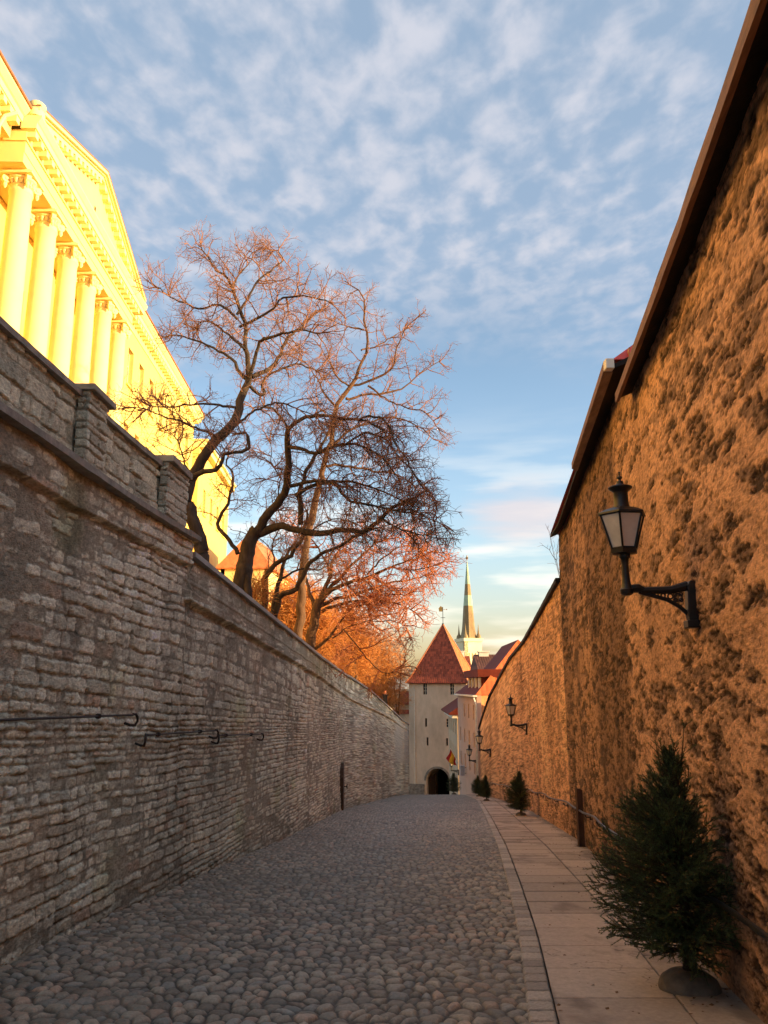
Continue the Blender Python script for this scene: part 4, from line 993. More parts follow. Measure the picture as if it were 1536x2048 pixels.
def simple_gable(name, label, px0, px1, Y0, Y1, pyt, pyr, wall, roof, chim=None, zb=-14):
    A = Vector(at(px0, 1500, Y0)); B = Vector(at(px1, 1500, Y0)); zt = float(at((px0+px1)/2, pyt, Y0)[2]); zr = float(at((px0+px1)/2, pyr, (Y0+Y1)/2)[2])
    o = empty(name, (0, 0, 0), label, 'house')
    b = MB(); b.box(A.x, B.x, Y0, Y1, zb, zt); b.build('wall', wall, o)
    ym = (Y0+Y1)/2; r = MB(); v = .3
    r.add([(A.x-v,Y0-v,zt),(B.x+v,Y0-v,zt),(B.x+v,Y1+v,zt),(A.x-v,Y1+v,zt),(A.x-v,ym,zr),(B.x+v,ym,zr)], [(0,1,5,4),(1,2,5),(2,3,4,5),(3,0,4),(3,2,1,0)]); rf = r.build('roof', roof, o)
    if chim:
        for c0, c1, p0, p1 in chim:
            a, d = at(c0, p1, ym), at(c1, p0, ym); k = MB(); k.box(a[0], d[0], ym-.6, ym+.8, a[2], d[2]).box(a[0]-.12, d[0]+.12, ym-.72, ym+.92, d[2]+.01, d[2]+.16); k.build('chimney', M['white'], rf)
    return o
simple_gable('chimney_house', 'brown-roofed house with a broad pale chimney, behind the pink house', 968, 1022, 96, 108, 1352, 1309, M['orangew'], M['brownroof'], [(958, 976, 1305, 1345)])
simple_gable('far_house', 'small red-roofed house squeezed between the gate tower roof and the church tower', 924, 946, 132, 142, 1352, 1312, M['orangew'], M['redtile'], [(923, 928, 1304, 1330)])
simple_gable('distant_house', 'distant dark-roofed house seen low below the church tower', 940, 962, 150, 162, 1348, 1330, M['cream'], M['brownroof'])
def narrow_house():
    o = empty('narrow_house', (0, 0, 0), 'narrow cream house with a maroon canopy roof, between the pink house and the gate tower', 'house')
    A = Vector((at(917, 1580, 87.5)[0], 87.5, 0)); Bp = Vector((at(899.5, 1580, 104)[0], 104, 0)); d = (Bp-A).normalized(); L = (Bp-A).length; out = Vector((-d.y, d.x, 0))
    zt = float(at(910, 1424, 92)[2]); FS = frame(A, d, out); ops = [(x-.45, x+.45, zt-t-1.3, zt-t) for x in (3, 6.5, 10, 13.5) for t in (1.0, 3.6, 6.2)]
    wall_open(FS, 0, L, -15.5, zt, 0, ops, .14, M['cream'], 'wall', o, .4, bars=False)
    en = MB(FS); en.box(0, .3, -15.5, zt, -9, -.42); en.build('wall', M['cream'], o)
    r = MB(FS); r.add([(-.5,zt,.9),(L+.4,zt,.9),(L,zt+3.6,-4.5),(.5,zt+3.6,-4.5),(-.5,zt-.16,.9),(L+.4,zt-.16,.9),(-.4,zt,-9),(L,zt,-9)], [(0,1,2,3),(4,5,1,0),(0,3,6),(3,2,7,6),(4,0,6),(5,4,6,7)]); rf = r.build('roof', M['maroon'], o)
    dd = MB(FS); dd.box(1.2, 5.2, zt+.9, zt+2.4, -2.6, -1.1); dm = dd.build('dormer', M['maroon'], rf)
    for uu in (1.3, 3.0, 4.8):
        pz = MB(FS); pz.box(uu, uu+.25, zt+.85, zt+2.38, -1.095, -.95); pz.build('dormer_post', M['white'], rf)
    c = MB(FS); c.box(-.3, L, zt-.5, zt-.17, .003, .55); c.build('eave_cornice', M['white'], o)
narrow_house()
def flag():
    Y = 84.0; a, b = Vector(at(918, 1528, Y)), Vector(at(901, 1497, Y-.6))
    o = empty('flag', (0, 0, 0), 'red and yellow striped flag on a slanting pole over the archway', 'flag')
    p = MB(); p.tube([a, b], .03, 6); p.build('flagpole', M['white'], o)
    n, m = 26, 18; X = np.zeros((n, m)); Yy = X.copy(); Z = X.copy(); col = np.zeros((n, m, 3))
    for i in range(n):
        for j in range(m):
            s, t = i/(n-1), j/(m-1); q = b.lerp(a, .05 + .62*s); drop = 1.0*t
            X[i, j] = q.x - .05 + .10*math.sin(5*t+3*s)*t - .35*t*(1-s); Yy[i, j] = q.y + .16*math.sin(7*s+2*t)*t; Z[i, j] = q.z - drop*(.9+.15*math.sin(4*s)) + .12*t*s
            col[i, j] = (.50, .025, .02) if (s < .26 or s > .74) else (.75, .42, .03)
    grid_obj('flag_cloth', X, Yy, Z, col, M['flag'], o)
flag()
def wall_sign():
    Y = 80.0; a, b = at(921, 1551, Y), at(929, 1531, Y); o = empty('hanging_sign', (0, 0, 0), 'plain blue-grey box sign sticking out from the pink house', 'sign')
    k = MB(); k.box(a[0], b[0], Y-.15, Y+.15, a[2], b[2]); k.build('sign_box', M['sign'], o, bevel=.03)
    t = MB(); t.bar((b[0], Y, b[2]-.2), (b[0]+.5, Y, b[2]-.2), .05).bar((b[0], Y, a[2]+.2), (b[0]+.5, Y, a[2]+.2), .05); t.build('sign_arm', M['iron'], o)
wall_sign()
def slope_chimney():
    Y = 76.0; a, b = at(766, 1402, Y), at(775, 1391, Y); o = empty('brick_chimney', (0, 0, 0), 'small dark chimney poking up in front of the orange willows above the left wall', 'chimney')
    k = MB(); k.box(a[0], b[0], Y-.25, Y+.25, a[2]-4, b[2]).box(a[0]-.06, b[0]+.06, Y-.31, Y+.31, b[2]+.005, b[2]+.1); k.build('stack', M['iron'], o)
    p = MB(); p.lathe([(.14,0),(.12,.35)], 8, ((a[0]+b[0])/2, Y, b[2]+.1)); p.build('chimney_pot', M['terracotta'], o)
slope_chimney()

# ------------------------------------------------------------------ wall lanterns
def lantern_meshes(name, label, group, reach):
    """local frame: wall plate at the origin, arm runs along -X"""
    o = empty(name, (0, 0, 0), label, 'wall lamp', group); x = -reach
    b = MB(); b.prism([(-.0,-.055,-.30),(-.07,-.055,-.30),(-.085,-.055,-.22),(-.07,-.055,.03),(-.05,-.055,.07),(-.0,-.055,.07)], (0, .11, 0)); b.box(-.10, 0, -.075, .075, -.335, -.27); b.build('wall_plate', M['lampiron'], o, bevel=.008)
    a = MB(); a.tube([(-.06,0,.03), (-.20,0,-.005), (x+.12,0,-.01)], [.042, .034, .030], 8)
    a.tube([(-.07,0,-.22), (-.14,0,-.15), (-.24,0,-.09), (x+.2,0,-.05), (x+.1,0,-.02)], .019, 6)
    for q, r in ((-.145, .034), (-.21, .022), (-.27, .018), (-.325, .015)):
        zz = -.035-.055*(1+q/.40); pts = [(q+r*math.cos(t), 0, zz+r*math.sin(t)) for t in np.linspace(0, 2*math.pi, 11)]; a.tube(pts, .008, 5)
    for sx, sz in ((1,1),(-1,1),(1,-1),(-1,-1)):
        pts = [(-.145+sx*.024+.016*math.cos(t), 0, -.068+sz*.024+.016*math.sin(t)) for t in np.linspace(0, 2*math.pi, 8)]; a.tube(pts, .007, 5)
    a.tube([(x+.16,0,-.01), (x+.1,0,.012), (x+.04,0,.01)], [.022,.04,.036], 8); a.build('bracket_arm', M['lampiron'], o, True)
    s = MB(); s.lathe([(.03,-.05),(.055,-.035),(.06,.0),(.045,.02),(.038,.06),(.034,.10),(.030,.22),(.036,.27),(.05,.285),(.05,.31),(.10,.315)], 14, (x, 0, 0)); s.build('stem', M['lampiron'], o, True)
    z0, z1, r0, r1 = .345, .655, .108, .200; ph = math.radians(13)
    gl = MB(); gl.lathe([(r0-.006, z0+.015), (r1-.006, z1-.004)], 6, (x, 0, 0), ph, True); gl.build('glass', M['frost'], o)
    f = MB(); f.lathe([(.06,.312),(r0+.012,.318),(r0+.014,z0+.012),(r0-.02,z0+.014)], 6, (x, 0, 0), ph)
    for k in range(6):
        t = ph + k*math.pi/3; c, sn = math.cos(t), math.sin(t); f.tube([(x+r0*c, r0*sn, z0), (x+r1*c, r1*sn, z1)], .0095, 6)
        t2 = ph + (k+1)*math.pi/3; f.tube([(x+r0*c, r0*sn, z0+.018), (x+r0*math.cos(t2), r0*math.sin(t2), z0+.018)], .008, 5)
    f.build('lantern_frame', M['lampiron'], o)
    h = MB(); h.lathe([(r1+.005, z1), (r1+.024, z1+.006), (r1+.018, z1+.022), (r1-.05, z1+.055), (.085, z1+.075)], 6, (x, 0, 0), ph); h.build('lantern_roof', M['lampiron'], o)
    cz = lambda t: z1 + t*.80
    c = MB(); c.lathe([(r_, cz(t)) for r_, t in ((.078,.085),(.072,.115),(.066,.13),(.063,.265),(.07,.28),(.102,.31),(.108,.322),(.102,.334),(.047,.348),(.032,.37),(.030,.395),(.014,.405),(.012,.42),(.026,.435),(.024,.45),(.008,.46),(.006,.49),(.012,.50),(.001,.515))], 14, (x, 0, 0)); c.build('chimney', M['lampiron'], o, True)
    return o
def wall_angle(T, y): return math.atan2(float(T(y+.5)-T(y-.5)), 1.0)
grp = 'wall lanterns along the right side'
lamp1 = lantern_meshes('wall_lantern', 'big near wall lantern on a scrolled bracket, frosted glass, above the large spruce', grp, .575)
lamp1.location = at(1400, 1178, 6.9); lamp1.location.x = float(XR(6.9)) + .0; lamp1.rotation_euler[2] = -wall_angle(XR, 6.9)*.6
def far_lamp(px, py, Y, sc, label, xw=None, rz=None):
    c = copy_tree(lamp1); c['label'] = label; p = at(px, py, Y); c.location = p
    if xw is not None: c.location.x = xw
    c.scale = (sc, sc, sc); c.rotation_euler[2] = -wall_angle(XR, Y)*.6 if rz is None else rz
    return c
far_lamp(1053, 1450, 38.0, 1.30, 'wall lantern halfway along the garden wall, second in size, with no spruce in front', float(XR(38.0))+.02)
far_lamp(978, 1500, 60.0, 1.42, 'small lantern near the low end of the garden wall, just above a potted spruce', float(XR(60.0))+.02)
far_lamp(957, 1521, 72.5, 1.35, 'lantern on a plain bracket at the near corner of the pink house', None, .0)
far_lamp(918, 1541, 86.5, 1.35, 'smallest lantern, beside the blue-grey box sign and below the flag', None, .0)

# ------------------------------------------------------------------ vegetation
def unit(v): return v / np.maximum(np.linalg.norm(v, axis=-1, keepdims=True), 1e-9)
def tubes(P, R, sides):
    """many tubes at once: P (N,k,3) centre lines, R (N,k) radii -> verts, quads"""
    Nn, k, _ = P.shape
    T = np.empty_like(P); T[:, 1:-1] = P[:, 2:] - P[:, :-2]; T[:, 0] = P[:, 1]-P[:, 0]; T[:, -1] = P[:, -1]-P[:, -2]; T = unit(T)
    ref = np.where((np.abs(T[:, :1, 2:]) > .9), np.array([1., 0, 0]), np.array([0, 0, 1.]))*np.ones((Nn, k, 1))
    U = unit(np.cross(T, ref)); V = np.cross(T, U)
    a = np.arange(sides)*2*math.pi/sides
    v = P[:, :, None] + (U[:, :, None]*np.cos(a)[None, None, :, None] + V[:, :, None]*np.sin(a)[None, None, :, None])*R[:, :, None, None]
    base = (np.arange(Nn)[:, None, None]*k + np.arange(k-1)[None, :, None])*sides; q = np.arange(sides)[None, None]; q2 = (q+1) % sides
    f = np.stack([base+q, base+q2, base+sides+q2, base+sides+q], -1).reshape(-1, 4)
    return v.reshape(-1, 3), f
def join(parts):
    v, f, n = [], [], 0
    for a, b in parts: v.append(a); f.append(b+n); n += len(a)
    return np.concatenate(v), np.concatenate(f)
def children(P, counts, t0, length, rng, spread=.9, up=.15, k=5, wander=.22, droop=0.0, fwd=.55, t1=1.0):
    """grow side branches from the parent centre lines P (N,k,3); returns (M,k,3)"""
    idx = np.repeat(np.arange(len(P)), counts); Mn = len(idx); kk = P.shape[1]
    t = rng.uniform(t0, t1, Mn)*(kk-1-1e-4); i = t.astype(int); fr = (t-i)[:, None]
    A, B = P[idx, i], P[idx, i+1]; pos = A + (B-A)*fr; tan = unit(B-A)
    rnd = rng.normal(size=(Mn, 3)); perp = unit(rnd - tan*(rnd*tan).sum(-1, keepdims=True))
    d = unit(tan*fwd + perp*spread + np.array([0, 0, up]))
    L = (length if np.isscalar(length) else length[idx]) * rng.uniform(.55, 1.25, Mn) * (1.1-.55*t/(kk-1))
    out = np.empty((Mn, k, 3)); out[:, 0] = pos; st = (L/(k-1))[:, None]
    for j in range(1, k):
        d = unit(d + rng.normal(size=(Mn, 3))*wander + np.array([0, 0, up*.5 - droop*j/k]))
        out[:, j] = out[:, j-1] + d*st
    return out
def resample(pts, k, rng=None, wig=0.0):
    pts = np.asarray(pts, float); d = np.concatenate([[0], np.cumsum(np.linalg.norm(np.diff(pts, axis=0), axis=1))])
    # Catmull-Rom through the points
    q = []
    for s in np.linspace(0, d[-1], k):
        i = min(max(np.searchsorted(d, s)-1, 0), len(pts)-2); t = (s-d[i])/max(d[i+1]-d[i], 1e-9)
        p0, p1, p2, p3 = pts[max(i-1, 0)], pts[i], pts[i+1], pts[min(i+2, len(pts)-1)]
        q.append(.5*((2*p1) + (-p0+p2)*t + (2*p0-5*p1+4*p2-p3)*t*t + (-p0+3*p1-3*p2+p3)*t**3))
    q = np.array(q)
    if wig:
        n = np.cumsum(rng.normal(size=(k, 3)), 0); n -= np.linspace(0, 1, k)[:, None]*n[-1]; q += n*wig*(d[-1]/k)
    return q
def set_back(limbs, d, k):
    return [([(x, y, Y+d) for x, y, Y in p], a*k, b*k, t) for p, a, b, t in limbs]
def bare_tree(name, label, limbs, seed, bark, twig, lens=(1.1, .5, .26), dens=(5.5, 9, 9), twig_r=.0042, up=.12, droop=0.0, bigk=22, spread=.95, group=None):
    """limbs: list of (pixel points [(px, py, Y)...], r0, r1, twiggy 0..1). Trunk and limbs follow the photo, the twigs grow from them"""
    rng = np.random.RandomState(seed); o = empty(name, (0, 0, 0), label, 'tree', group)
    parts, Ls, lenL, wt = [], [], [], []
    for pts, r0, r1, tw in limbs:
        p = resample([at(*q) for q in pts], bigk, rng, .16); L = np.linalg.norm(np.diff(p, axis=0), axis=1).sum()
        r = np.linspace(1, 0, bigk)**.85*(r0-r1) + r1
        wob = rng.normal(size=bigk); wob = np.convolve(np.pad(wob, 2, 'edge'), [.1,.25,.3,.25,.1], 'valid'); r = r*(1+.10*wob)
        parts.append(tubes(p[None], r[None], 9 if r0 > .05 else 6))
        Ls.append(p); lenL.append(L); wt.append(tw)
    v, f = join(parts); trunk = link_mesh('trunk', v, f, bark, o, True)
    P = np.array(Ls); c = np.maximum(0, np.round(np.array(lenL)*dens[0]*np.array(wt))).astype(int)
    B = children(P, c, .22, lens[0], rng, spread, up, 7, .20, droop, .45)
    ex = children(P, (np.array(wt) > 0).astype(int)*3, .93, lens[0]*.9, rng, .35, up, 7, .2, droop, 1.0); B = np.concatenate([B, ex])
    Lb = np.linalg.norm(np.diff(B, axis=1), axis=2).sum(1)
    Cc = children(B, np.maximum(2, np.round(Lb*dens[1])).astype(int), .12, lens[1], rng, .9, up*.7, 5, .24, droop)
    Lc = np.linalg.norm(np.diff(Cc, axis=1), axis=2).sum(1)
    D = children(Cc, np.maximum(1, np.round(Lc*dens[2])).astype(int), .1, lens[2], rng, .85, up*.5, 4, .28, droop)
    tp = lambda P_, a, b: np.linspace(a, b, P_.shape[1])[None]*np.ones((len(P_), 1))
    v, f = join([tubes(B, tp(B, twig_r*4.2, twig_r*1.5), 5), tubes(Cc, tp(Cc, twig_r*1.9, twig_r*.9), 3), tubes(D, tp(D, twig_r*1.15, twig_r*.75), 3)])
    link_mesh('crown', v, f, twig, o, False)
    return o
def Lb(pts, Y0, Y1=None, r0=.05, r1=.012, tw=1.0):
    """limb drawn in photo pixels, receding from Y0 to Y1"""
    Y1 = Y0 if Y1 is None else Y1; n = len(pts)
    return ([(x, y, Y0+(Y1-Y0)*i/(n-1)) for i, (x, y) in enumerate(pts)], r0, r1, tw)
t1 = [
 Lb([(406,1140),(403,1110),(397,1070),(388,1039),(377,1003)], 15, 15, .135, .125, 0),
 Lb([(377,1003),(388,975),(401,947),(434,893),(472,847),(489,795),(498,760)], 15, 15.3, .115, .075, .15),
 Lb([(377,990),(376,972),(388,952),(410,945),(438,939),(446,925),(447,915),(470,908),(497,902),(499,881),(492,864),(484,861),(468,868)], 15, 14.5, .055, .02, .5),
 Lb([(496,762),(492,743),(484,693),(474,639),(463,581),(440,545),(413,510),(402,490)], 15.3, 15.8, .06, .01),
 Lb([(498,760),(513,693),(522,677),(540,672),(563,668),(610,660),(640,668)], 15.3, 14.2, .045, .012),
 Lb([(500,758),(526,747),(545,720),(560,690),(580,668),(620,640),(650,610)], 15.3, 16.8, .05, .012),
 Lb([(497,765),(475,745),(459,718),(420,688),(380,676),(342,672)], 15.3, 15.9, .04, .01),
 Lb([(474,640),(455,622),(438,610),(415,612),(397,614),(350,598),(310,574)], 15.5, 14.8, .03, .008),
 Lb([(472,630),(490,600),(513,568),(540,545),(567,530),(560,508),(545,502)], 15.5, 16.2, .03, .008),
 Lb([(478,655),(520,630),(545,610),(572,593),(630,598),(664,606)], 15.5, 14.6, .032, .008),
 Lb([(500,770),(525,790),(532,782),(528,768),(535,750),(560,735),(600,728),(640,742)], 15.3, 16.2, .035, .01),
 Lb([(480,818),(450,808),(405,806),(360,812),(322,814),(290,806)], 15.2, 14.2, .028, .008),
 Lb([(448,880),(415,862),(384,852),(340,832),(300,820),(265,815)], 15.1, 14.4, .028, .007),
 Lb([(470,850),(510,820),(545,806),(585,812),(630,830)], 15.2, 16.0, .03, .008),
 Lb([(463,581),(480,545),(500,528),(505,515)], 15.6, 16.0, .02, .007),
 Lb([(390,960),(365,915),(350,880),(330,860)], 15.1, 15.8, .022, .007),
 Lb([(488,700),(450,660),(420,640),(395,650)], 15.4, 16.6, .028, .008),
]
bare_tree('crooked_tree', 'tall crooked bare tree with sunlit reddish twigs and a looping branch, leftmost behind the parapet', set_back(t1, 2.0, 1.12), 3, M['bark'], M['twig'], (1.15, .52, .26), (5.2, 8.4, 8.2), .0038, .10)
t2 = [
 Lb([(470,1195),(482,1160),(492,1120),(501,1085),(513,1062)], 18.5, 18.5, .21, .16, 0),
 Lb([(495,1195),(493,1165),(488,1127),(490,1100)], 18.3, 18.4, .09, .08, 0),
 Lb([(508,1068),(530,1035),(552,1008),(572,985),(578,962),(579,930),(579,902),(575,862)], 18.5, 17.6, .12, .06, .25),
 Lb([(575,865),(567,842),(548,820),(530,814),(505,816)], 17.6, 17.0, .035, .01, .7),
 Lb([(575,862),(605,843),(638,835),(680,836),(717,839),(755,850),(780,880)], 17.6, 16.8, .055, .012),
 Lb([(513,1075),(551,1060),(580,1053),(605,1056),(640,1060),(676,1054),(705,1058),(730,1060),(759,1035),(790,1010),(820,1000)], 18.5, 17.0, .105, .03, .55),
 Lb([(600,1050),(603,1010),(606,985),(622,939),(636,910),(652,880),(668,850)], 18.2, 18.8, .07, .02, .6),
 Lb([(579,895),(600,902),(626,910),(655,900),(680,893),(725,900),(770,925),(800,960)], 17.7, 16.6, .05, .012),
 Lb([(588,990),(620,976),(638,972),(662,975),(680,989),(705,1010),(745,1015),(785,1020),(830,1030)], 18.0, 16.8, .05, .012),
 Lb([(580,972),(610,964),(630,960),(670,957),(717,956),(765,975),(810,1005)], 17.9, 17.2, .045, .012),
 Lb([(476,1108),(460,1078),(442,1047),(452,1020),(463,997),(470,965),(470,945),(455,925),(458,910)], 18.4, 18.8, .055, .014, .35),
 Lb([(497,1105),(515,1060),(520,1042),(535,1030),(560,1020)], 18.4, 19.5, .035, .01, .5),
 Lb([(717,839),(750,832),(775,850),(800,900),(830,950),(860,985)], 16.9, 16.2, .03, .008),
 Lb([(759,1035),(790,1050),(820,1065),(850,1070)], 17.0, 16.4, .03, .008),
 Lb([(680,893),(720,870),(760,880),(800,920),(840,965)], 17.2, 17.6, .03, .008),
 Lb([(785,1020),(820,1020),(860,1040),(885,1050)], 16.8, 16.4, .022, .007),
 Lb([(540,1030),(560,960),(545,920),(540,880)], 18.3, 19.0, .022, .007, .8),
]
bare_tree('forked_tree', 'dark thick forked tree in shade, leaning right over the street', set_back(t2, 2.6, 1.13), 7, M['bark'], M['twig'], (1.15, .54, .27), (6.8, 10.5, 9), .0043, .0, .12)
t2b = [
 Lb([(640,960),(665,880),(676,820),(695,790),(713,764),(724,720),(730,672),(728,640),(722,602),(705,580),(690,562)], 24, 24.5, .09, .012, .9),
 Lb([(610,1110),(622,1040),(640,960)], 24, 24, .12, .09, 0), Lb([(594,1318),(597,1270),(600,1225),(604,1165),(610,1110)], 24, 24, .15, .12, 0),
 Lb([(700,775),(735,765),(780,740),(790,700),(805,665),(822,647),(830,640)], 24.2, 23.4, .045, .01),
 Lb([(690,795),(730,790),(770,785),(810,775),(850,745),(880,725)], 24.2, 25.0, .045, .01),
 Lb([(724,700),(755,690),(790,668),(815,655)], 24.3, 25.5, .03, .008),
 Lb([(728,660),(690,650),(665,640)], 24.3, 23.5, .028, .008),
 Lb([(735,770),(770,800),(810,815),(850,825),(880,862)], 24.2, 23.5, .035, .008),
 Lb([(676,820),(650,790),(630,755),(600,720)], 24.1, 25.2, .04, .01),
 Lb([(700,775),(670,750),(650,715),(640,690)], 24.1, 23.0, .035, .01),
 Lb([(660,900),(720,850),(780,835),(830,850),(870,880)], 24.0, 24.8, .045, .01),
 Lb([(650,930),(700,930),(760,940),(810,960),(850,1000)], 24.0, 25, .045, .01),
]
bare_tree('slender_tree', 'slender sunlit tree with open reddish twigs against the sky, behind the dark forked tree', set_back(t2b, 6.5, 1.25), 11, M['barkw'], M['twig'], (1.5, .66, .36), (3.0, 5.0, 5.6), .0054, .06)
t3 = [
 Lb([(526,1222),(528,1190),(531,1160),(551,1127),(575,1112),(590,1096),(603,1078),(612,1020)], 21, 20.5, .085, .03, .5),
 Lb([(541,1232),(548,1190),(557,1160),(559,1135),(575,1105),(590,1085)], 21.2, 21.8, .075, .03, .4),
 Lb([(548,1240),(555,1215),(563,1198),(585,1188),(597,1185),(604,1168),(609,1152),(630,1130),(655,1110),(690,1090),(717,1072),(760,1055)], 21.4, 20.6, .085, .02, .7),
 Lb([(556,1160),(585,1140),(612,1133),(640,1138),(660,1128)], 21.4, 22.2, .04, .012, .8),
 Lb([(603,1078),(640,1050),(680,1040),(720,1045)], 20.6, 21.4, .03, .01),
 Lb([(551,1127),(545,1090),(560,1050)], 21, 21.6, .03, .01),
]
bare_tree('multi_stemmed_tree', 'low tree of three bent dark stems rising from the wall coping', set_back(t3, 4.2, 1.18), 17, M['bark'], M['twig'], (1.15, .55, .28), (5.2, 8, 8), .0045, .08)
t4 = [
 Lb([(617,1300),(620,1275),(626,1246),(632,1212),(640,1200)], 30, 30, .19, .16, 0),
 Lb([(630,1215),(622,1190),(616,1165),(605,1130)], 30, 30.5, .09, .03, .7), Lb([(638,1205),(648,1182),(660,1150),(668,1120),(690,1085)], 30, 30.4, .10, .03, .8),
 Lb([(642,1202),(662,1185),(690,1170),(736,1150),(785,1130),(830,1112)], 30, 29.0, .09, .02),
 Lb([(640,1210),(670,1195),(705,1185),(750,1172),(800,1162),(860,1150)], 30, 30.8, .08, .015),
 Lb([(645,1222),(680,1205),(720,1200),(771,1203),(810,1215),(832,1225)], 30, 29.2, .07, .012),
 Lb([(630,1297),(648,1289),(663,1275),(677,1254),(692,1235),(708,1217),(740,1205)], 30, 28.8, .07, .015, .7),
 Lb([(640,1200),(680,1150),(720,1110),(760,1085),(800,1075)], 30, 30.6, .08, .015), Lb([(735,1150),(790,1100),(840,1095),(870,1105)], 29.4, 29.8, .04, .01),
 Lb([(785,1135),(830,1140),(870,1130)], 29.2, 28.6, .03, .01), Lb([(682,1260),(700,1280),(726,1314),(750,1338),(775,1348),(795,1336)], 29, 28.0, .03, .008, .35),
 Lb([(663,1275),(700,1250),(740,1240),(790,1245),(815,1258)], 29, 28.4, .03, .008), Lb([(660,1150),(640,1110),(620,1080),(600,1060)], 30.3, 31, .05, .012), Lb([(690,1170),(730,1160),(770,1180),(815,1190)], 29.6, 28.6, .04, .01),
]
bare_tree('spreading_tree', 'wide spreading tree with coppery red bud tips reaching toward the tiled tower roof', set_back(t4, 3.2, 1.1), 23, M['barkw'], M['twigred'], (1.8, .85, .42), (4.4, 6.0, 6.0), .0072, .03, .06)
def willow(label, blobs, seed, base_px, Y, n, col, tall=1.0):
    """dense fine-twigged crown: thin arching shoots filling uneven clumps"""
    rng = np.random.RandomState(seed); base = at(*base_px, Y); o = empty('willow_tree', (0, 0, 0), label, 'tree', 'orange willows behind the left wall')
    st = MB(); tops = []
    for px, py, r in blobs:
        c = at(px, py, Y + rng.uniform(-1.5, 1.5)); tops.append((c, r)); mid = (base+c)/2 + rng.normal(size=3)*.4
        st.tube([tuple(base - np.array([0,0,1.0])), tuple(base*.6+mid*.4), tuple(mid), tuple(c)], [.22, .17, .11, .04], 7)
    st.build('trunk', M['barkw'], o, True)
    Ps = []
    for c, r in tops:
        k = int(n*r*r/sum(b[2]**2 for b in blobs))
        d = unit(rng.normal(size=(k, 3))); rad_ = rng.uniform(.15, 1, k)[:, None]**.6*r*(1+.22*np.sin(d[:, :1]*7+c[0])*np.cos(d[:, 2:]*6))
        p0 = c + d*rad_*np.array([1, 1, .85]); dd = unit(d + np.array([0, 0, .5]) + rng.normal(size=(k, 3))*.45)
        L = rng.uniform(.35, 1.1, k)[:, None]*r*.42; P = np.empty((k, 5, 3)); P[:, 0] = p0 - dd*L*.5
        for j in range(1, 5): dd = unit(dd + rng.normal(size=(k, 3))*.22 - np.array([0, 0, .10*j])); P[:, j] = P[:, j-1] + dd*L/4
        Ps.append(P)
    P = np.concatenate(Ps); v, f = tubes(P, np.linspace(.017, .008, 5)[None]*np.ones((len(P), 1)), 3); link_mesh('crown', v, f, col, o)
willow('dense golden willow mass low behind the bent stems', [(590,1232,2.1),(560,1262,1.7),(625,1270,1.9),(600,1200,1.6)], 31, (600,1330), 40, 6500, M['twiggold'])
willow('broad orange willow in the middle of the slope above the coping', [(665,1300,2.4),(700,1275,1.9),(640,1330,2.2),(692,1330,2.0),(685,1240,1.7),(708,1370,1.3)], 37, (690,1420), 48, 11000, M['twiggold'])
willow('thin-topped orange willow beside the gate tower roof', [(735,1305,2.8),(752,1330,3.0),(778,1298,2.0),(728,1360,3.0),(762,1370,2.8),(786,1350,1.9),(775,1402,2.2),(802,1338,1.3),(745,1395,2.6)], 41, (785,1560), 80, 8500, M['twiggold'])
def scrub(label, px, py, Y, r, n, seed, mat):
    rng = np.random.RandomState(seed); c = at(px, py, Y); o = empty('low_shrub', tuple(c), label, 'shrub')
    d = unit(rng.normal(size=(n, 3)) + np.array([0, 0, .9])); P = np.empty((n, 4, 3)); P[:, 0] = rng.normal(size=(n, 3))*r*.25
    for j in range(1, 4): d = unit(d + rng.normal(size=(n, 3))*.25); P[:, j] = P[:, j-1] + d*r*.3*rng.uniform(.5, 1.1, (n, 1))
    v, f = tubes(P, np.linspace(.010, .005, 4)[None]*np.ones((n, 1)), 3); link_mesh('twigs', v, f, mat, o)
scrub('small scrubby bush at the foot of the forked tree', 506, 1195, 22.5, .9, 260, 5, M['twiggold'])
scrub('reddish scrub on the wall top below the spreading tree', 655, 1310, 41, 1.5, 420, 6, M['twigred'])
scrub('bare scrub on the wall top near the gate tower', 770, 1405, 78, 2.0, 500, 8, M['twiggold'])
def wall_sapling():
    rng = np.random.RandomState(4); o = empty('wall_sapling', (0, 0, 0), 'wispy sapling sprouting from the end of the brown house wall', 'plant'); P = []
    for pts in ([(1120,1165),(1112,1120),(1104,1085),(1094,1052)], [(1118,1150),(1114,1110),(1118,1075)], [(1112,1120),(1100,1100),(1085,1090)]):
        P.append(resample([at(x, y, 22.8) for x, y in pts], 8, rng, .1))
    P = np.array(P); C2 = children(P, np.array([9, 6, 5]), .2, .35, rng, .8, .2, 4, .3); v, f = join([tubes(P, np.linspace(.009, .004, 8)[None]*np.ones((3, 1)), 4), tubes(C2, np.linspace(.0045, .003, 4)[None]*np.ones((len(C2), 1)), 3)])
    link_mesh('stems', v, f, M['twig'], o)
wall_sapling()

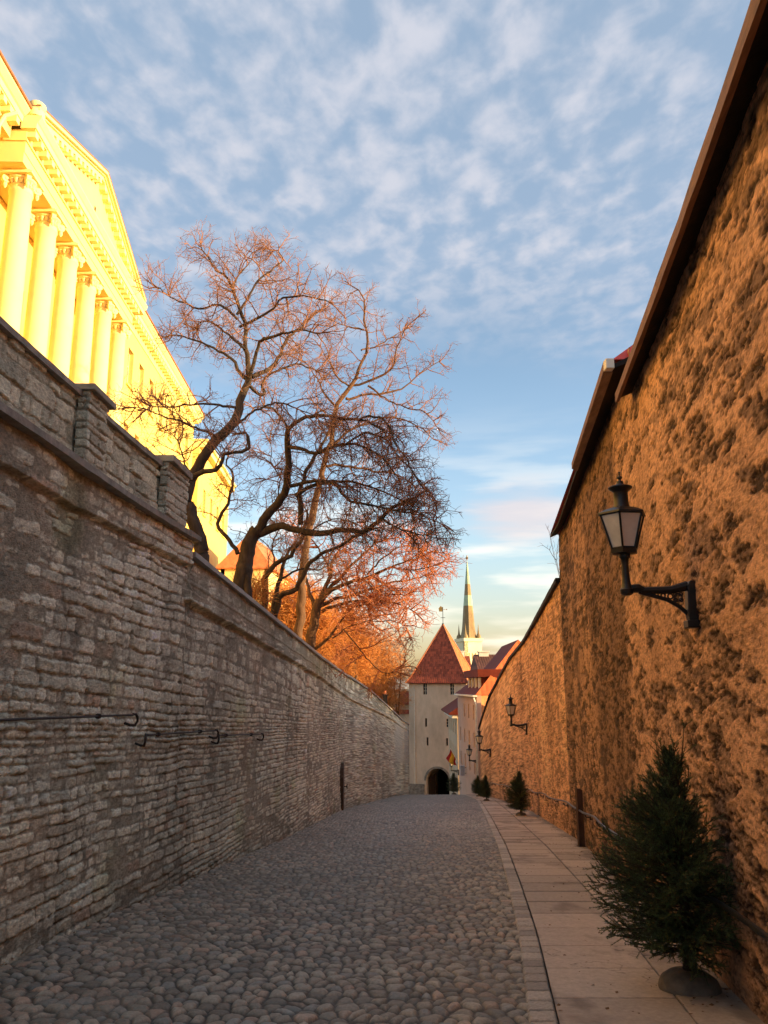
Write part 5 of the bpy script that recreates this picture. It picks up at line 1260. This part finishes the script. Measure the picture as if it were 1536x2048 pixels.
def spruce():
    rng = np.random.RandomState(12); H = 2.0
    o = empty('potted_spruce', (0, 0, 0), 'large near spruce in a round concrete base, leaning on the ochre wall', 'spruce', 'spruces set along the right wall')
    b = MB(); b.lathe([(.225, -.03), (.235, .0), (.232, .03), (.21, .08), (.15, .13), (.055, .155)], 26); b.build('concrete_base', M['concrete'], o, True)
    t = MB(); t.tube([(0, 0, .1), (.005, .01, .7), (.0, 0, 1.4), (.01, 0, H-.05)], [.042, .034, .02, .006], 8); t.build('trunk', M['spruceb'], o, True)
    n = 410; z = .30 + (H-.36)*rng.uniform(0, 1, n)**1.12; ang = rng.uniform(0, 2*math.pi, n)
    prof = np.interp(z, [.28, .42, .62, .9, 1.3, 1.6, 1.8, H], [.35, .62, .76, .74, .54, .36, .26, .16])
    side = np.where(np.cos(ang) > 0, 1 - .62*np.cos(ang)**1.5*(np.cos(ang) > 0), 1.0)
    side = np.where(np.isnan(side), 1.0, side)
    L = prof*side*rng.uniform(.74, 1.0, n); upk = np.interp(z, [.3, .6, 1.0, 1.5, 2.0], [-.18, .05, .38, 1.15, 2.4])
    d = unit(np.stack([np.cos(ang), np.sin(ang), upk + rng.normal(size=n)*.12], -1)); P = np.empty((n, 8, 3)); P[:, 0] = np.stack([0*z, 0*z, z], -1)
    for j in range(1, 8): d = unit(d + rng.normal(size=(n, 3))*.05 + np.array([0, 0, .035])); P[:, j] = P[:, j-1] + d*(L/7)[:, None]
    lead = resample([(0, 0, H-.35), (.0, 0, H-.1), (.02, 0, H+.14)], 8)[None]; P = np.concatenate([P, lead])
    for q in range(7):
        a_ = q*.9; z_ = H - .55 + .06*q; P = np.concatenate([P, resample([(0, 0, z_), (.07*math.cos(a_), .07*math.sin(a_), z_+.16), (.11*math.cos(a_), .11*math.sin(a_), z_+.34+.05*math.sin(q*2.3)), (.125*math.cos(a_), .125*math.sin(a_), z_+.46+.07*math.sin(q*2.3))], 8)[None]])
    Lp = np.linalg.norm(np.diff(P, axis=1), axis=2).sum(1)
    C2 = children(P, np.where(P[:, -1, 2] > H-.12, 4, np.maximum(3, np.round(Lp*29))).astype(int), .10, np.maximum(.10, .34*Lp), rng, .75, .05, 5, .08, 0, .95)
    C2 = np.concatenate([C2, children(P, np.ones(len(P), int)*2, .9, .08, rng, .4, .05, 5, .06, 0, 1.0)])
    v, f = join([tubes(P, np.linspace(.008, .0025, 8)[None]*np.ones((len(P), 1)), 4), tubes(C2, np.linspace(.003, .0015, 5)[None]*np.ones((len(C2), 1)), 3)])
    link_mesh('branches', v, f, M['spruceb'], o)
    # needles: thin blades all round every shoot
    def needles(Q, per_m, ln):
        Ln = np.linalg.norm(np.diff(Q, axis=1), axis=2).sum(1); idx = np.repeat(np.arange(len(Q)), np.round(Ln*per_m).astype(int)); m = len(idx); kk = Q.shape[1]
        t = rng.uniform(.02, 1, m)*(kk-1-1e-4); i = t.astype(int); A, B = Q[idx, i], Q[idx, i+1]; p = A + (B-A)*(t-i)[:, None]; tn = unit(B-A)
        r = rng.normal(size=(m, 3)); pr = unit(r - tn*(r*tn).sum(-1, keepdims=True)); dd = unit(tn*.75 + pr*.8 + np.array([0, 0, .12])); ll = ln*rng.uniform(.7, 1.2, m)[:, None]
        s = unit(np.cross(dd, rng.normal(size=(m, 3))))*.0021
        return np.stack([p-s, p+s, p+dd*ll], 1).reshape(-1, 3)
    V = np.concatenate([needles(C2, 400, .019), needles(P[:, 2:], 300, .019)]); k = len(V)//3
    link_mesh('needles', V, np.arange(k*3).reshape(-1, 3), M['needle'], o)
    return o
sp = spruce()
def put(o, px, py, Y, sc, label, rz=0.0):
    p = at(px, py, Y); o.location = (p[0], Y, float(G(Y))+.035); o.scale = (sc, sc, sc*.86); o.rotation_euler[2] = rz; o['label'] = label
put(sp, 1380, 1985, 6.75, .98, 'large near spruce in a round concrete base, against the ochre wall below the big lantern')
for px, Y, sc, lab, rz in ((1041, 33.5, .92, 'spruce beside the handrail halfway down, second largest, wall behind it lit orange', .3), (973, 52.0, .82, 'spruce close to the low end of the garden wall, right one of a touching pair', .2),
                           (957, 62.0, .80, 'spruce at the low end of the garden wall, left one of a touching pair', .5), (908, 76.0, 1.0, 'lone small spruce beside the gate archway, at the corner of the narrow house', 1.5)):
    c = copy_tree(sp); put(c, px, 1600, Y, sc, lab, rz)

def litter():
    rng = np.random.RandomState(9); V, Fc = [], []
    for k in range(900):
        y = rng.uniform(2, 34)
        z = rng.rand()
        if z < .45: x = float(XR(y)) - abs(rng.normal())*.22 - .03; h = .034
        elif z < .65: x = float(XK(y)) + rng.uniform(.02, 1.2); h = .034
        elif z < .9: x = float(XL(y)) + abs(rng.normal())*.22 + .14; h = .045
        else: x = rng.uniform(float(XL(y))+.2, float(XK(y))-.3); h = .05
        if z < .65 and x < float(XK(y)): continue
        r = rng.uniform(.008, .024); a = rng.uniform(0, 6.28); t = rng.uniform(-.5, .5); g = float(G(y))+h
        u = np.array([math.cos(a), math.sin(a), t*.3])*r; v = np.array([-math.sin(a), math.cos(a), t])*r*.6; c = np.array([x, y, g]); b = len(V)
        V += [c-u, c-u*.2+v, c+u, c-u*.2-v+np.array([0,0,.004])]; Fc.append((b, b+1, b+2, b+3))
    o = link_mesh('fallen_leaves', V, Fc, mk('dead_leaf', (.16,.085,.04), .85, .5, 30, 0)); o['kind'] = 'stuff'
litter()
